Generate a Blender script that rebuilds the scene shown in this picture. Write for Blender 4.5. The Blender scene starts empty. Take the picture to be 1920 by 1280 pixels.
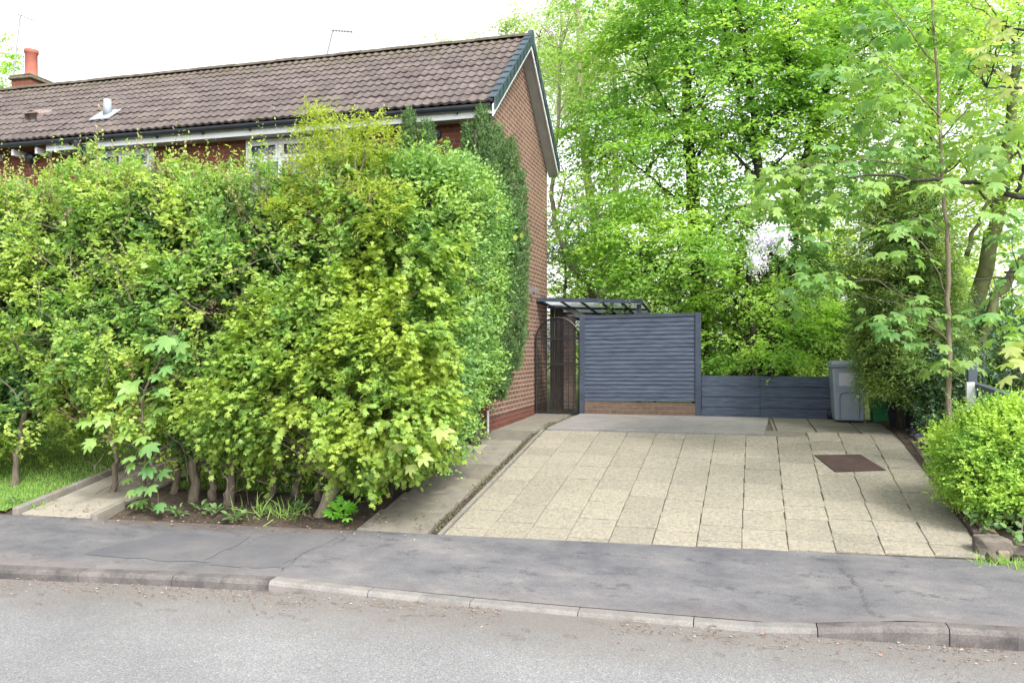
import bpy, math, random
import numpy as np
from mathutils import Vector

S = bpy.context.scene
COL = S.collection

# ------------------------------------------------------------------ camera, sky, sun, exposure
F_PX = 1536.0
YAW = math.atan(420.0 / F_PX)
CS, SN = math.cos(YAW), math.sin(YAW)
cam_d = bpy.data.cameras.new("camera")
cam = bpy.data.objects.new("camera", cam_d)
COL.objects.link(cam)
cam.location = (0, 0, 0)
cam.rotation_euler = (math.radians(90), 0, YAW)
cam_d.sensor_width = 36.0
cam_d.lens = 28.8
cam_d.shift_y = 15.0 / 1920.0
cam_d.clip_start = 0.05
cam_d.clip_end = 2000
S.camera = cam

SUN_DIR = Vector((0.62, -0.62, 0.95)).normalized()     # towards the sun
SUN_EL = math.asin(SUN_DIR.z)
SUN_ROT = math.atan2(SUN_DIR.x, SUN_DIR.y)
w = bpy.data.worlds.new("World")
S.world = w
w.use_nodes = True
wn = w.node_tree.nodes
wl = w.node_tree.links
bg = wn["Background"]
sky = wn.new("ShaderNodeTexSky")
sky.sky_type = 'NISHITA'
sky.sun_disc = False
sky.sun_elevation = SUN_EL
sky.sun_rotation = SUN_ROT
sky.air_density = 1.0
sky.dust_density = 3.0
sky.ozone_density = 1.0
hs = wn.new("ShaderNodeHueSaturation")
hs.inputs['Saturation'].default_value = 0.18
hs.inputs['Value'].default_value = 1.0
wl.new(sky.outputs[0], hs.inputs['Color'])
wl.new(hs.outputs[0], bg.inputs['Color'])
bg.inputs['Strength'].default_value = 0.15

sd = bpy.data.lights.new("sun", 'SUN')
sd.energy = 1.3
sd.angle = math.radians(10)
sd.color = (1.0, 0.95, 0.86)
so = bpy.data.objects.new("sun", sd)
COL.objects.link(so)
so.rotation_euler = SUN_DIR.to_track_quat('Z', 'Y').to_euler()

S.view_settings.view_transform = 'Standard'
S.view_settings.look = 'None'
S.view_settings.gamma = 1.0
S.view_settings.use_curve_mapping = False
S.view_settings.exposure = 1.82
S.cycles.max_bounces = 8
S.cycles.diffuse_bounces = 5
S.cycles.transmission_bounces = 6
S.cycles.transparent_max_bounces = 8

# ------------------------------------------------------------------ helpers: layout
def ray(px, py):
    u = (px - 960) / F_PX
    v = (655 - py) / F_PX
    return (-SN + CS * u, CS + SN * u, v)

def at(px, py, Y):
    r = ray(px, py)
    t = Y / r[1]
    return np.array((r[0] * t, Y, r[2] * t))

def smooth(a, b, x):
    t = min(1, max(0, (x - a) / (b - a)))
    return t * t * (3 - 2 * t)

KX = [(-40, 3.3), (-6.56, 6.06), (-5.26, 6.24), (-3.98, 6.38), (-2.91, 6.47), (-1.9, 6.49), (-0.73, 6.50), (0.39, 6.52), (1.29, 6.59), (2.0, 6.64), (4, 6.9), (40, 11)]
def yk(x):                       # front line of the kerb
    return float(np.interp(x, [k[0] for k in KX], [k[1] for k in KX]))
def zk(x):                       # top of the kerb: dropped in front of the drive
    return float(np.interp(x, [-40, -4.0, -2.9, -1.9, 0.35, 1.25, 40], [-2.03, -2.035, -2.095, -2.118, -2.125, -2.04, -2.03]))
def zroad(x, y=6):
    return float(np.interp(x, [-40, -6.5, -4, 1.3, 40], [-2.12, -2.12, -2.125, -2.165, -2.165]))
def yb(x):                       # back of the pavement
    return 8.36 + 0.068 * x
ZB = -1.955
def zdrive(x, y):
    return min(0.137 * y - 3.09, -1.285 + 0.03 * (y - 13.15)) if y < 15.2 else -1.22
def zleft(x, y):
    y0 = yb(x)
    return min(ZB + (y - y0) * 0.160, -1.275 + 0.015 * (y - 12.4)) if y < 15.2 else -1.22
def zt(x, y):                    # terrain
    if y < yk(x):
        return zroad(x)
    b = yb(x)
    if y < b:
        t = (y - yk(x)) / (b - yk(x))
        return zk(x) + (ZB - zk(x)) * t
    k = smooth(-3.16, -3.02, x)
    return zleft(x, y) * (1 - k) + zdrive(x, y) * k

# ------------------------------------------------------------------ helpers: objects
def tag(o, label=None, cat=None, group=None, kind=None):
    if label: o['label'] = label
    if cat: o['category'] = cat
    if group: o['group'] = group
    if kind: o['kind'] = kind
    return o

def thing(name, label, cat, loc=(0, 0, 0), group=None):
    o = bpy.data.objects.new(name, None)
    COL.objects.link(o)
    o.location = loc
    o.empty_display_size = 0.2
    return tag(o, label, cat, group)

def link_mesh(name, me, mat, parent=None):
    o = bpy.data.objects.new(name, me)
    COL.objects.link(o)
    if mat is not None:
        for m in (mat if isinstance(mat, (list, tuple)) else [mat]):
            me.materials.append(m)
    if parent is not None:
        o.parent = parent
        o.matrix_parent_inverse = parent.matrix_world.inverted() if False else o.matrix_parent_inverse
        pl = parent.location
        gp = parent.parent
        off = Vector(pl)
        while gp is not None:
            off = off + Vector(gp.location)
            gp = gp.parent
        o.location = -off
    return o

class MB:
    """collects quads, boxes and tubes and links them as one mesh object"""
    def __init__(s):
        s.v = []
        s.f = []
    def add(s, vs, fs):
        n = len(s.v)
        s.v.extend([tuple(map(float, p)) for p in vs])
        s.f.extend([tuple(i + n for i in f) for f in fs])
        return s
    def box(s, x0, x1, y0, y1, z0, z1):
        vs = [(x0, y0, z0), (x1, y0, z0), (x1, y1, z0), (x0, y1, z0), (x0, y0, z1), (x1, y0, z1), (x1, y1, z1), (x0, y1, z1)]
        return s.hexa(vs)
    def hexa(s, vs):
        return s.add(vs, [(3, 2, 1, 0), (4, 5, 6, 7), (0, 1, 5, 4), (1, 2, 6, 5), (2, 3, 7, 6), (3, 0, 4, 7)])
    def beam(s, a, b, wd, ht, up=(0, 0, 1)):
        a = Vector(a); b = Vector(b)
        d = (b - a).normalized()
        side = d.cross(Vector(up))
        if side.length < 1e-4: side = d.cross(Vector((0, 1, 0)))
        side.normalize()
        u = side.cross(d).normalized()
        vs = []
        for p in (a, b):
            for i, j in ((-1, -1), (1, -1), (1, 1), (-1, 1)):
                vs.append(p + side * (i * wd / 2) + u * (j * ht / 2))
        return s.add(vs, [(3, 2, 1, 0), (4, 5, 6, 7), (0, 1, 5, 4), (1, 2, 6, 5), (2, 3, 7, 6), (3, 0, 4, 7)])
    def tube(s, pts, rad, n=7, cap=True):
        P = [Vector(p) for p in pts]
        m = len(P)
        rs = rad if isinstance(rad, (list, tuple, np.ndarray)) else [rad] * m
        vs = []
        ref = Vector((0.31, 0.87, 0.38)).normalized()
        for i in range(m):
            d = (P[min(i + 1, m - 1)] - P[max(i - 1, 0)])
            if d.length < 1e-6: d = Vector((0, 0, 1))
            d.normalize()
            a = d.cross(ref)
            if a.length < 0.05: a = d.cross(Vector((1, 0, 0)))
            a.normalize()
            b = d.cross(a)
            for k in range(n):
                t = 2 * math.pi * k / n
                vs.append(P[i] + (a * math.cos(t) + b * math.sin(t)) * rs[i])
        fs = []
        for i in range(m - 1):
            for k in range(n):
                k2 = (k + 1) % n
                fs.append((i * n + k, i * n + k2, (i + 1) * n + k2, (i + 1) * n + k))
        if cap:
            fs.append(tuple(range(n - 1, -1, -1)))
            fs.append(tuple((m - 1) * n + k for k in range(n)))
        return s.add(vs, fs)
    def lathe(s, c, prof, n=24, cap=True):
        vs = []
        for r, z in prof:
            for k in range(n):
                t = 2 * math.pi * k / n
                vs.append((c[0] + r * math.cos(t), c[1] + r * math.sin(t), c[2] + z))
        fs = []
        for i in range(len(prof) - 1):
            for k in range(n):
                k2 = (k + 1) % n
                fs.append((i * n + k, i * n + k2, (i + 1) * n + k2, (i + 1) * n + k))
        if cap:
            fs.append(tuple(range(n - 1, -1, -1)))
            fs.append(tuple((len(prof) - 1) * n + k for k in range(n)))
        return s.add(vs, fs)
    def build(s, name, mat, parent=None, smooth=False, bevel=0):
        me = bpy.data.meshes.new(name)
        me.from_pydata(s.v, [], s.f)
        if smooth:
            me.polygons.foreach_set('use_smooth', [True] * len(me.polygons))
        me.update()
        o = link_mesh(name, me, mat, parent)
        if bevel:
            b = o.modifiers.new('bevel', 'BEVEL')
            b.width = bevel
            b.segments = 2
            b.limit_method = 'ANGLE'
        return o

# ------------------------------------------------------------------ helpers: materials
def newmat(name):
    m = bpy.data.materials.new(name)
    m.use_nodes = True
    nt = m.node_tree
    nt.nodes.clear()
    out = nt.nodes.new('ShaderNodeOutputMaterial')
    return m, nt, out

def nd(nt, typ, **kw):
    n = nt.nodes.new(typ)
    for k, v in kw.items():
        if k in n.inputs.keys() if hasattr(n.inputs, 'keys') else False:
            n.inputs[k].default_value = v
        else:
            setattr(n, k, v)
    return n

def rgb(c): return (c[0], c[1], c[2], 1.0)

def ramp(nt, fac, stops, interp='LINEAR'):
    r = nt.nodes.new('ShaderNodeValToRGB')
    r.color_ramp.interpolation = interp
    el = r.color_ramp.elements
    while len(el) < len(stops): el.new(0.5)
    for e, (p, c) in zip(el, stops):
        e.position = p
        e.color = rgb(c) if not isinstance(c, (int, float)) else (c, c, c, 1)
    nt.links.new(fac, r.inputs[0])
    return r.outputs[0]

def mix(nt, fac, a, b, mode='MIX'):
    m = nt.nodes.new('ShaderNodeMix')
    m.data_type = 'RGBA'
    m.blend_type = mode
    for sock, v in ((m.inputs[0], fac), (m.inputs[6], a), (m.inputs[7], b)):
        if hasattr(v, 'links'): nt.links.new(v, sock)
        elif isinstance(v, (int, float)): sock.default_value = v
        else: sock.default_value = rgb(v)
    return m.outputs[2]

def math_(nt, op, a, b=0.0, clamp=False):
    m = nt.nodes.new('ShaderNodeMath')
    m.operation = op
    m.use_clamp = clamp
    for sock, v in ((m.inputs[0], a), (m.inputs[1], b)):
        if hasattr(v, 'links'): nt.links.new(v, sock)
        else: sock.default_value = v
    return m.outputs[0]

def coords(nt): return nt.nodes.new('ShaderNodeTexCoord').outputs['Object']
def geopos(nt): return nt.nodes.new('ShaderNodeNewGeometry').outputs['Position']

def noise(nt, vec, scale, detail=3, rough=0.6, stretch=None):
    if stretch:
        mp = nt.nodes.new('ShaderNodeMapping')
        mp.inputs['Scale'].default_value = stretch
        nt.links.new(vec, mp.inputs[0])
        vec = mp.outputs[0]
    n = nt.nodes.new('ShaderNodeTexNoise')
    n.inputs['Scale'].default_value = scale
    n.inputs['Detail'].default_value = detail
    n.inputs['Roughness'].default_value = rough
    nt.links.new(vec, n.inputs['Vector'])
    return n.outputs['Fac']

def bump(nt, h, strength, dist):
    b = nt.nodes.new('ShaderNodeBump')
    b.inputs['Strength'].default_value = strength
    b.inputs['Distance'].default_value = dist
    nt.links.new(h, b.inputs['Height'])
    return b.outputs[0]

def principled(nt, out, color, rough=0.7, normal=None, spec=0.3, metallic=0.0):
    p = nt.nodes.new('ShaderNodeBsdfPrincipled')
    if hasattr(color, 'links'): nt.links.new(color, p.inputs['Base Color'])
    else: p.inputs['Base Color'].default_value = rgb(color)
    if hasattr(rough, 'links'): nt.links.new(rough, p.inputs['Roughness'])
    else: p.inputs['Roughness'].default_value = rough
    p.inputs['Specular IOR Level'].default_value = spec
    p.inputs['Metallic'].default_value = metallic
    if normal is not None: nt.links.new(normal, p.inputs['Normal'])
    nt.links.new(p.outputs[0], out.inputs[0])
    return p

def m_plain(name, c, rough=0.6, var=0.25, scale=6.0, spec=0.3, bumpd=0.0, metallic=0.0, stretch=None):
    m, nt, out = newmat(name)
    v = geopos(nt)
    n = noise(nt, v, scale, 5, 0.65, stretch)
    col = ramp(nt, n, [(0.3, [x * (1 - var) for x in c]), (0.7, [min(1, x * (1 + var)) for x in c])])
    nrm = bump(nt, n, 0.5, bumpd) if bumpd else None
    principled(nt, out, col, rough, nrm, spec, metallic)
    return m

def m_leaf(name, cols, trans=0.4, rough=0.45, tcol=None, nscale=1.3, young=None, gain=1.0):
    """leaf blade: hue varies from leaf to leaf and slowly from branch to branch"""
    m, nt, out = newmat(name)
    g = nt.nodes.new('ShaderNodeNewGeometry')
    lift = lambda c: (c[0] * 1.3 * gain + 0.012, c[1] * 1.22 * gain + 0.012, c[2] * 1.5 * gain + 0.016)
    cols = [lift(c) for c in cols]
    k = len(cols)
    col = ramp(nt, g.outputs['Random Per Island'], [(i / max(1, k - 1), c) for i, c in enumerate(cols)])
    if young:
        n = noise(nt, g.outputs['Position'], nscale, 2, 0.5)
        f = ramp(nt, n, [(0.42, 0.0), (0.64, 1.0)])
        col = mix(nt, f, col, lift(young))
    p = nt.nodes.new('ShaderNodeBsdfPrincipled')
    nt.links.new(col, p.inputs['Base Color'])
    p.inputs['Roughness'].default_value = rough
    p.inputs['Specular IOR Level'].default_value = 0.35
    t = nt.nodes.new('ShaderNodeBsdfTranslucent')
    tc = mix(nt, 1.0, col, tcol or (1.5, 1.6, 0.8), 'MULTIPLY')
    nt.links.new(tc, t.inputs['Color'])
    ms = nt.nodes.new('ShaderNodeMixShader')
    ms.inputs[0].default_value = trans
    nt.links.new(p.outputs[0], ms.inputs[1])
    nt.links.new(t.outputs[0], ms.inputs[2])
    nt.links.new(ms.outputs[0], out.inputs[0])
    return m

def m_brick(name, axis, c1, c2, mortar):
    m, nt, out = newmat(name)
    sep = nt.nodes.new('ShaderNodeSeparateXYZ')
    nt.links.new(geopos(nt), sep.inputs[0])
    cb = nt.nodes.new('ShaderNodeCombineXYZ')
    nt.links.new(sep.outputs[axis], cb.inputs[0])
    nt.links.new(sep.outputs[2], cb.inputs[1])
    b = nt.nodes.new('ShaderNodeTexBrick')
    b.inputs['Scale'].default_value = 1.0
    b.inputs['Brick Width'].default_value = 0.225
    b.inputs['Row Height'].default_value = 0.079
    b.inputs['Mortar Size'].default_value = 0.009
    b.inputs['Mortar Smooth'].default_value = 0.3
    b.inputs['Color1'].default_value = rgb(c1)
    b.inputs['Color2'].default_value = rgb(c2)
    b.inputs['Mortar'].default_value = rgb(mortar)
    b.inputs['Bias'].default_value = -0.1
    nt.links.new(cb.outputs[0], b.inputs['Vector'])
    n = noise(nt, cb.outputs[0], 14, 4, 0.7)
    n2 = noise(nt, cb.outputs[0], 0.9, 4, 0.6)
    c = mix(nt, 1.0, b.outputs['Color'], ramp(nt, n, [(0.25, 0.7), (0.75, 1.25)]), 'MULTIPLY')
    c = mix(nt, 1.0, c, ramp(nt, n2, [(0.3, (0.82, 0.8, 0.8)), (0.7, (1.12, 1.08, 1.04))]), 'MULTIPLY')
    h = math_(nt, 'SUBTRACT', math_(nt, 'MULTIPLY', n, 0.3), b.outputs['Fac'])
    principled(nt, out, c, 0.88, bump(nt, h, 0.7, 0.006), 0.15)
    return m

def m_concrete(name, base, dark, warm, sc=3.0, island=0.12, blotch=0.5, grain=90):
    m, nt, out = newmat(name)
    g = nt.nodes.new('ShaderNodeNewGeometry')
    va = nt.nodes.new('ShaderNodeVectorMath')
    va.operation = 'ADD'
    nt.links.new(g.outputs['Position'], va.inputs[0])
    rs_ = math_(nt, 'MULTIPLY', g.outputs['Random Per Island'], 53.0)
    nt.links.new(rs_, va.inputs[1])
    v = va.outputs[0]
    n1 = noise(nt, v, sc, 5, 0.7)
    n2 = noise(nt, v, grain, 2, 0.7)
    n3 = noise(nt, v, sc * 0.35, 3, 0.6)
    c = mix(nt, ramp(nt, n3, [(0.35, 0.0), (0.65, 1.0)]), base, warm)
    c = mix(nt, math_(nt, 'MULTIPLY', ramp(nt, n1, [(0.42, 0.0), (0.66, 1.0)]), blotch), c, dark)
    c = mix(nt, 1.0, c, ramp(nt, n2, [(0.3, 0.78), (0.7, 1.2)]), 'MULTIPLY')
    c = mix(nt, 1.0, c, ramp(nt, g.outputs['Random Per Island'], [(0, 1 - island), (1, 1 + island)]), 'MULTIPLY')
    principled(nt, out, c, 0.9, bump(nt, n2, 0.4, 0.004), 0.2)
    return m

# ------------------------------------------------------------------ materials
M = {}
M['brick_front'] = m_brick('red_brick_front', 0, (0.185, 0.062, 0.040), (0.145, 0.048, 0.033), (0.16, 0.115, 0.09))
M['brick_side'] = m_brick('brown_brick_gable', 1, (0.150, 0.086, 0.066), (0.108, 0.062, 0.05), (0.32, 0.26, 0.21))
M['brick_base'] = m_brick('red_brick_base', 1, (0.15, 0.05, 0.036), (0.10, 0.042, 0.034), (0.13, 0.095, 0.08))
M['brick_low'] = m_brick('brick_low', 0, (0.128, 0.092, 0.070), (0.105, 0.074, 0.060), (0.145, 0.115, 0.092))
M['white'] = m_plain('white_upvc', (0.62, 0.64, 0.64), 0.4, 0.06, 3)
M['soffit'] = m_plain('soffit_board', (0.36, 0.35, 0.345), 0.6, 0.15, 2)
M['gutter'] = m_plain('black_gutter', (0.022, 0.026, 0.034), 0.35, 0.25, 4, 0.5)
M['teal'] = m_plain('dark_teal_cap', (0.030, 0.052, 0.066), 0.45, 0.25, 5, 0.5)
M['lead'] = m_plain('lead_flashing', (0.25, 0.28, 0.31), 0.5, 0.2, 8, 0.5)
M['terracotta'] = m_plain('terracotta', (0.30, 0.10, 0.07), 0.8, 0.15, 6)
M['ridge'] = m_plain('ridge_tile', (0.085, 0.074, 0.058), 0.95, 0.5, 5, 0.1, 0.01)
M['cement'] = m_plain('mossy_cement', (0.13, 0.12, 0.085), 0.95, 0.4, 9, 0.1, 0.01)
M['aerial'] = m_plain('aerial_metal', (0.25, 0.25, 0.27), 0.4, 0.1, 5, 0.5, 0, 0.6)
M['slate_paint'] = m_plain('slate_blue_fence_paint', (0.053, 0.068, 0.097), 0.75, 0.45, 3.5, 0.2, 0.004, 0, (1.2, 3, 14))
M['slate_paint_b'] = m_plain('slate_blue_post_paint', (0.041, 0.053, 0.077), 0.7, 0.25, 5, 0.2)
M['grey_fence'] = m_plain('grey_fence_paint', (0.095, 0.115, 0.145), 0.75, 0.3, 6, 0.2)
M['iron'] = m_plain('black_iron', (0.012, 0.012, 0.014), 0.5, 0.3, 12, 0.4)
M['bin'] = m_plain('grey_blue_bin_plastic', (0.24, 0.28, 0.34), 0.5, 0.1, 4, 0.4)
M['bin_dark'] = m_plain('bin_recess_shade', (0.13, 0.155, 0.19), 0.5, 0.1, 4, 0.3)  # bin plastic darkened, recess shade put into the moulding's colour
M['bin_label'] = m_plain('bin_label', (0.48, 0.49, 0.53), 0.6, 0.08, 20)
M['green_plastic'] = m_plain('green_plastic', (0.02, 0.16, 0.06), 0.5, 0.1, 4)
M['pot'] = m_plain('dark_pot_plastic', (0.022, 0.022, 0.03), 0.55, 0.3, 5)
M['soil'] = m_plain('soil', (0.055, 0.042, 0.034), 0.95, 0.45, 5, 0.1, 0.03)
M['timber'] = m_plain('weathered_timber', (0.115, 0.088, 0.082), 0.85, 0.25, 5, 0.15, 0.004, 0, (10, 1, 10))
M['oldwood'] = m_plain('old_wood_planks', (0.075, 0.058, 0.048), 0.9, 0.6, 5, 0.1, 0.01, 0, (14, 2, 1))
M['stone'] = m_plain('kerb_stone', (0.19, 0.155, 0.115), 0.9, 0.3, 9, 0.15, 0.01)
M['rock'] = m_plain('rock', (0.12, 0.105, 0.09), 0.92, 0.4, 7, 0.15, 0.03)
M['slate'] = m_plain('slate_chips', (0.06, 0.075, 0.09), 0.6, 0.5, 20, 0.3)
M['bark'] = m_plain('bark', (0.13, 0.108, 0.083), 0.95, 0.4, 9, 0.1, 0.02, 0, (4, 4, 1))
M['bark_dark'] = m_plain('dark_bark', (0.05, 0.045, 0.038), 0.95, 0.45, 9, 0.1, 0.02, 0, (4, 4, 1))
M['bark_tan'] = m_plain('tan_bark', (0.205, 0.17, 0.125), 0.9, 0.25, 12, 0.15, 0.006, 0, (3, 3, 1))
M['bark_pale'] = m_plain('pale_bark', (0.27, 0.23, 0.185), 0.9, 0.35, 9, 0.1, 0.01)
M['bark_moss'] = m_plain('mossy_bark', (0.10, 0.11, 0.05), 0.95, 0.4, 6, 0.1, 0.02)
M['drive'] = m_concrete('beige_paving_slab', (0.238, 0.217, 0.175), (0.12, 0.116, 0.106), (0.262, 0.236, 0.182), 24.0, 0.09, 0.75, 70)
M['path'] = m_concrete('worn_path_slab', (0.158, 0.145, 0.128), (0.09, 0.085, 0.078), (0.17, 0.157, 0.122), 6.0, 0.2, 0.5, 90)
M['garden_path'] = m_concrete('garden_path_slab', (0.25, 0.23, 0.195), (0.15, 0.138, 0.118), (0.265, 0.24, 0.195), 4.0, 0.1, 0.4, 90)
M['concrete'] = m_concrete('grey_concrete', (0.20, 0.195, 0.195), (0.135, 0.132, 0.13), (0.215, 0.2, 0.188), 2.5, 0.02, 0.7, 60)
M['edging'] = m_concrete('concrete_edging', (0.19, 0.185, 0.17), (0.11, 0.105, 0.095), (0.2, 0.18, 0.145), 5.0, 0.08, 0.5, 80)
M['kerb_old'] = m_concrete('old_kerb_concrete', (0.105, 0.098, 0.097), (0.045, 0.043, 0.044), (0.15, 0.135, 0.128), 3.5, 0.08, 0.8, 80)
M['kerb'] = m_concrete('kerb_concrete', (0.175, 0.169, 0.162), (0.10, 0.096, 0.094), (0.195, 0.182, 0.17), 3.0, 0.06, 0.6, 80)
M['crack'] = m_plain('crack_dirt', (0.07, 0.066, 0.06), 0.95, 0.4, 30, 0.1)
M['joint'] = m_plain('joint_dirt', (0.10, 0.092, 0.07), 0.95, 0.5, 30, 0.1)

def m_road():
    m, nt, out = newmat('road_chippings')
    v = geopos(nt)
    vo = nt.nodes.new('ShaderNodeTexVoronoi')
    vo.inputs['Scale'].default_value = 120
    nt.links.new(v, vo.inputs['Vector'])
    chip = ramp(nt, vo.outputs['Color'], [(0.1, (0.112, 0.115, 0.122)), (0.45, (0.166, 0.168, 0.174)), (0.8, (0.208, 0.208, 0.208)), (0.97, (0.33, 0.325, 0.315))])
    big = noise(nt, v, 0.7, 5, 0.6)
    c = mix(nt, 1.0, chip, ramp(nt, big, [(0.3, 0.82), (0.7, 1.1)]), 'MULTIPLY')
    # brown grit gathered along the gutter line
    sep = nt.nodes.new('ShaderNodeSeparateXYZ')
    nt.links.new(v, sep.inputs[0])
    d = math_(nt, 'SUBTRACT', sep.outputs[1], math_(nt, 'MULTIPLY', sep.outputs[0], 0.06))
    g = nt.nodes.new('ShaderNodeMapRange')
    g.inputs['From Min'].default_value = 5.25
    g.inputs['From Max'].default_value = 6.45
    nt.links.new(d, g.inputs['Value'])
    n = noise(nt, v, 2.2, 6, 0.75)
    f = math_(nt, 'MULTIPLY', math_(nt, 'SUBTRACT', math_(nt, 'ADD', g.outputs[0], n), 0.72), 1.5, True)
    c = mix(nt, math_(nt, 'MULTIPLY', f, 0.65), c, (0.135, 0.118, 0.106))
    principled(nt, out, c, 0.9, bump(nt, vo.outputs['Distance'], 0.5, 0.006), 0.25)
    return m
M['road'] = m_road()

def m_pave():
    m, nt, out = newmat('pavement_asphalt')
    v = geopos(nt)
    n1 = noise(nt, v, 1.25, 8, 0.7, (1, 1.5, 1))
    n2 = noise(nt, v, 130, 2, 0.7)
    n3 = noise(nt, v, 3.6, 6, 0.78, (1, 1.6, 1))
    c = ramp(nt, n1, [(0.36, (0.076, 0.077, 0.087)), (0.47, (0.104, 0.103, 0.111)), (0.56, (0.124, 0.120, 0.126)), (0.66, (0.158, 0.150, 0.151))])
    c = mix(nt, ramp(nt, n3, [(0.565, 0.0), (0.61, 0.6), (0.7, 0.75)]), c, (0.052, 0.054, 0.062))
    c = mix(nt, 1.0, c, ramp(nt, n2, [(0.3, 0.68), (0.72, 1.38)]), 'MULTIPLY')
    # dusty pinkish grit along the kerb, soil washed out at the back
    sep = nt.nodes.new('ShaderNodeSeparateXYZ')
    nt.links.new(v, sep.inputs[0])
    d = math_(nt, 'SUBTRACT', sep.outputs[1], math_(nt, 'MULTIPLY', sep.outputs[0], 0.05))
    f = math_(nt, 'MULTIPLY', math_(nt, 'SUBTRACT', math_(nt, 'ADD', math_(nt, 'SUBTRACT', 7.05, d), n3), 0.62), 1.4, True)
    c = mix(nt, math_(nt, 'MULTIPLY', f, 0.75), c, (0.17, 0.14, 0.13))
    # soil spilling from under the hedge
    e = math_(nt, 'SUBTRACT', sep.outputs[1], math_(nt, 'MULTIPLY', sep.outputs[0], 0.068))
    xm = math_(nt, 'MULTIPLY', math_(nt, 'SUBTRACT', -3.7, sep.outputs[0]), 1.2, True)
    xm = math_(nt, 'MULTIPLY', xm, math_(nt, 'MULTIPLY', math_(nt, 'ADD', sep.outputs[0], 7.3), 1.5, True))
    fs = math_(nt, 'MULTIPLY', math_(nt, 'SUBTRACT', math_(nt, 'ADD', math_(nt, 'MULTIPLY', math_(nt, 'SUBTRACT', e, 8.36), 1.1), n3), 0.08), 2.2, True)
    c = mix(nt, math_(nt, 'MULTIPLY', math_(nt, 'MULTIPLY', fs, xm), 0.85), c, (0.085, 0.068, 0.058))
    principled(nt, out, c, 0.88, bump(nt, n2, 0.4, 0.004), 0.25)
    return m
M['pave'] = m_pave()
M['patch'] = m_concrete('asphalt_patch', (0.098, 0.098, 0.107), (0.076, 0.077, 0.087), (0.14, 0.132, 0.133), 2.0, 0.0, 0.6, 130)

def m_roof():
    m, nt, out = newmat('brown_roof_tile')
    v = geopos(nt)
    sep = nt.nodes.new('ShaderNodeSeparateXYZ')
    nt.links.new(v, sep.inputs[0])
    fx = math_(nt, 'FLOOR', math_(nt, 'DIVIDE', sep.outputs[0], 0.30))
    fz = math_(nt, 'FLOOR', math_(nt, 'DIVIDE', sep.outputs[2], 0.1565))
    cb = nt.nodes.new('ShaderNodeCombineXYZ')
    nt.links.new(fx, cb.inputs[0]); nt.links.new(fz, cb.inputs[1])
    wn_ = nt.nodes.new('ShaderNodeTexWhiteNoise')
    wn_.noise_dimensions = '2D'
    nt.links.new(cb.outputs[0], wn_.inputs['Vector'])
    c = ramp(nt, wn_.outputs['Value'], [(0, (0.086, 0.071, 0.068)), (0.5, (0.102, 0.086, 0.082)), (1, (0.119, 0.098, 0.091))])
    n1 = noise(nt, v, 9, 5, 0.75)
    c = mix(nt, 1.0, c, ramp(nt, n1, [(0.3, 0.72), (0.7, 1.22)]), 'MULTIPLY')
    # moss and lichen, thickest near the ridge
    n2 = noise(nt, v, 3.3, 6, 0.75)
    up = math_(nt, 'MULTIPLY', math_(nt, 'SUBTRACT', sep.outputs[2], 4.75), 0.32, True)
    f = math_(nt, 'MULTIPLY', math_(nt, 'SUBTRACT', math_(nt, 'ADD', n2, up), 0.63), 4.0, True)
    c = mix(nt, math_(nt, 'MULTIPLY', f, 0.7), c, (0.08, 0.072, 0.03))
    principled(nt, out, c, 0.92, bump(nt, n1, 0.4, 0.005), 0.15)
    return m
M['roof'] = m_roof()

def m_glass(name, tint=(0.11, 0.13, 0.17)):
    m, nt, out = newmat(name)
    principled(nt, out, tint, 0.06, None, 0.9)
    return m
M['glass'] = m_glass('window_glass')
def m_poly():
    m, nt, out = newmat('clear_canopy_sheet')
    t = nt.nodes.new('ShaderNodeBsdfTranslucent'); t.inputs[0].default_value = (0.55, 0.56, 0.6, 1)
    g = nt.nodes.new('ShaderNodeBsdfTransparent'); g.inputs[0].default_value = (0.85, 0.87, 0.9, 1)
    ms = nt.nodes.new('ShaderNodeMixShader'); ms.inputs[0].default_value = 0.2
    nt.links.new(t.outputs[0], ms.inputs[1]); nt.links.new(g.outputs[0], ms.inputs[2])
    nt.links.new(ms.outputs[0], out.inputs[0])
    return m
M['poly'] = m_poly()
def m_rust():
    m, nt, out = newmat('rusty_plate')
    v = geopos(nt)
    n = noise(nt, v, 8, 6, 0.7)
    c = ramp(nt, n, [(0.3, (0.034, 0.021, 0.020)), (0.7, (0.062, 0.037, 0.034))])
    ch = nt.nodes.new('ShaderNodeTexChecker'); ch.inputs['Scale'].default_value = 40
    nt.links.new(v, ch.inputs['Vector'])
    principled(nt, out, c, 0.8, bump(nt, ch.outputs['Fac'], 0.3, 0.004), 0.3)
    return m
M['rust'] = m_rust()
def m_ground():
    m, nt, out = newmat('ground_soil')
    v = geopos(nt)
    n = noise(nt, v, 1.2, 6, 0.7)
    n2 = noise(nt, v, 18, 4, 0.75)
    c = ramp(nt, n, [(0.35, (0.05, 0.039, 0.031)), (0.6, (0.075, 0.058, 0.047))])
    c = mix(nt, 1.0, c, ramp(nt, n2, [(0.3, 0.6), (0.7, 1.35)]), 'MULTIPLY')
    sep = nt.nodes.new('ShaderNodeSeparateXYZ')
    nt.links.new(v, sep.inputs[0])
    far = math_(nt, 'MULTIPLY', math_(nt, 'SUBTRACT', sep.outputs[1], 15.3), 0.7, True)
    c = mix(nt, math_(nt, 'MULTIPLY', far, 0.75), c, mix(nt, n2, (0.05, 0.085, 0.02), (0.13, 0.17, 0.04)))
    principled(nt, out, c, 0.95, bump(nt, n2, 0.8, 0.03), 0.1)
    return m
M['ground'] = m_ground()
M['lawn'] = m_plain('lawn_turf', (0.085, 0.14, 0.035), 0.95, 0.4, 9, 0.1, 0.02)

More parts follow.
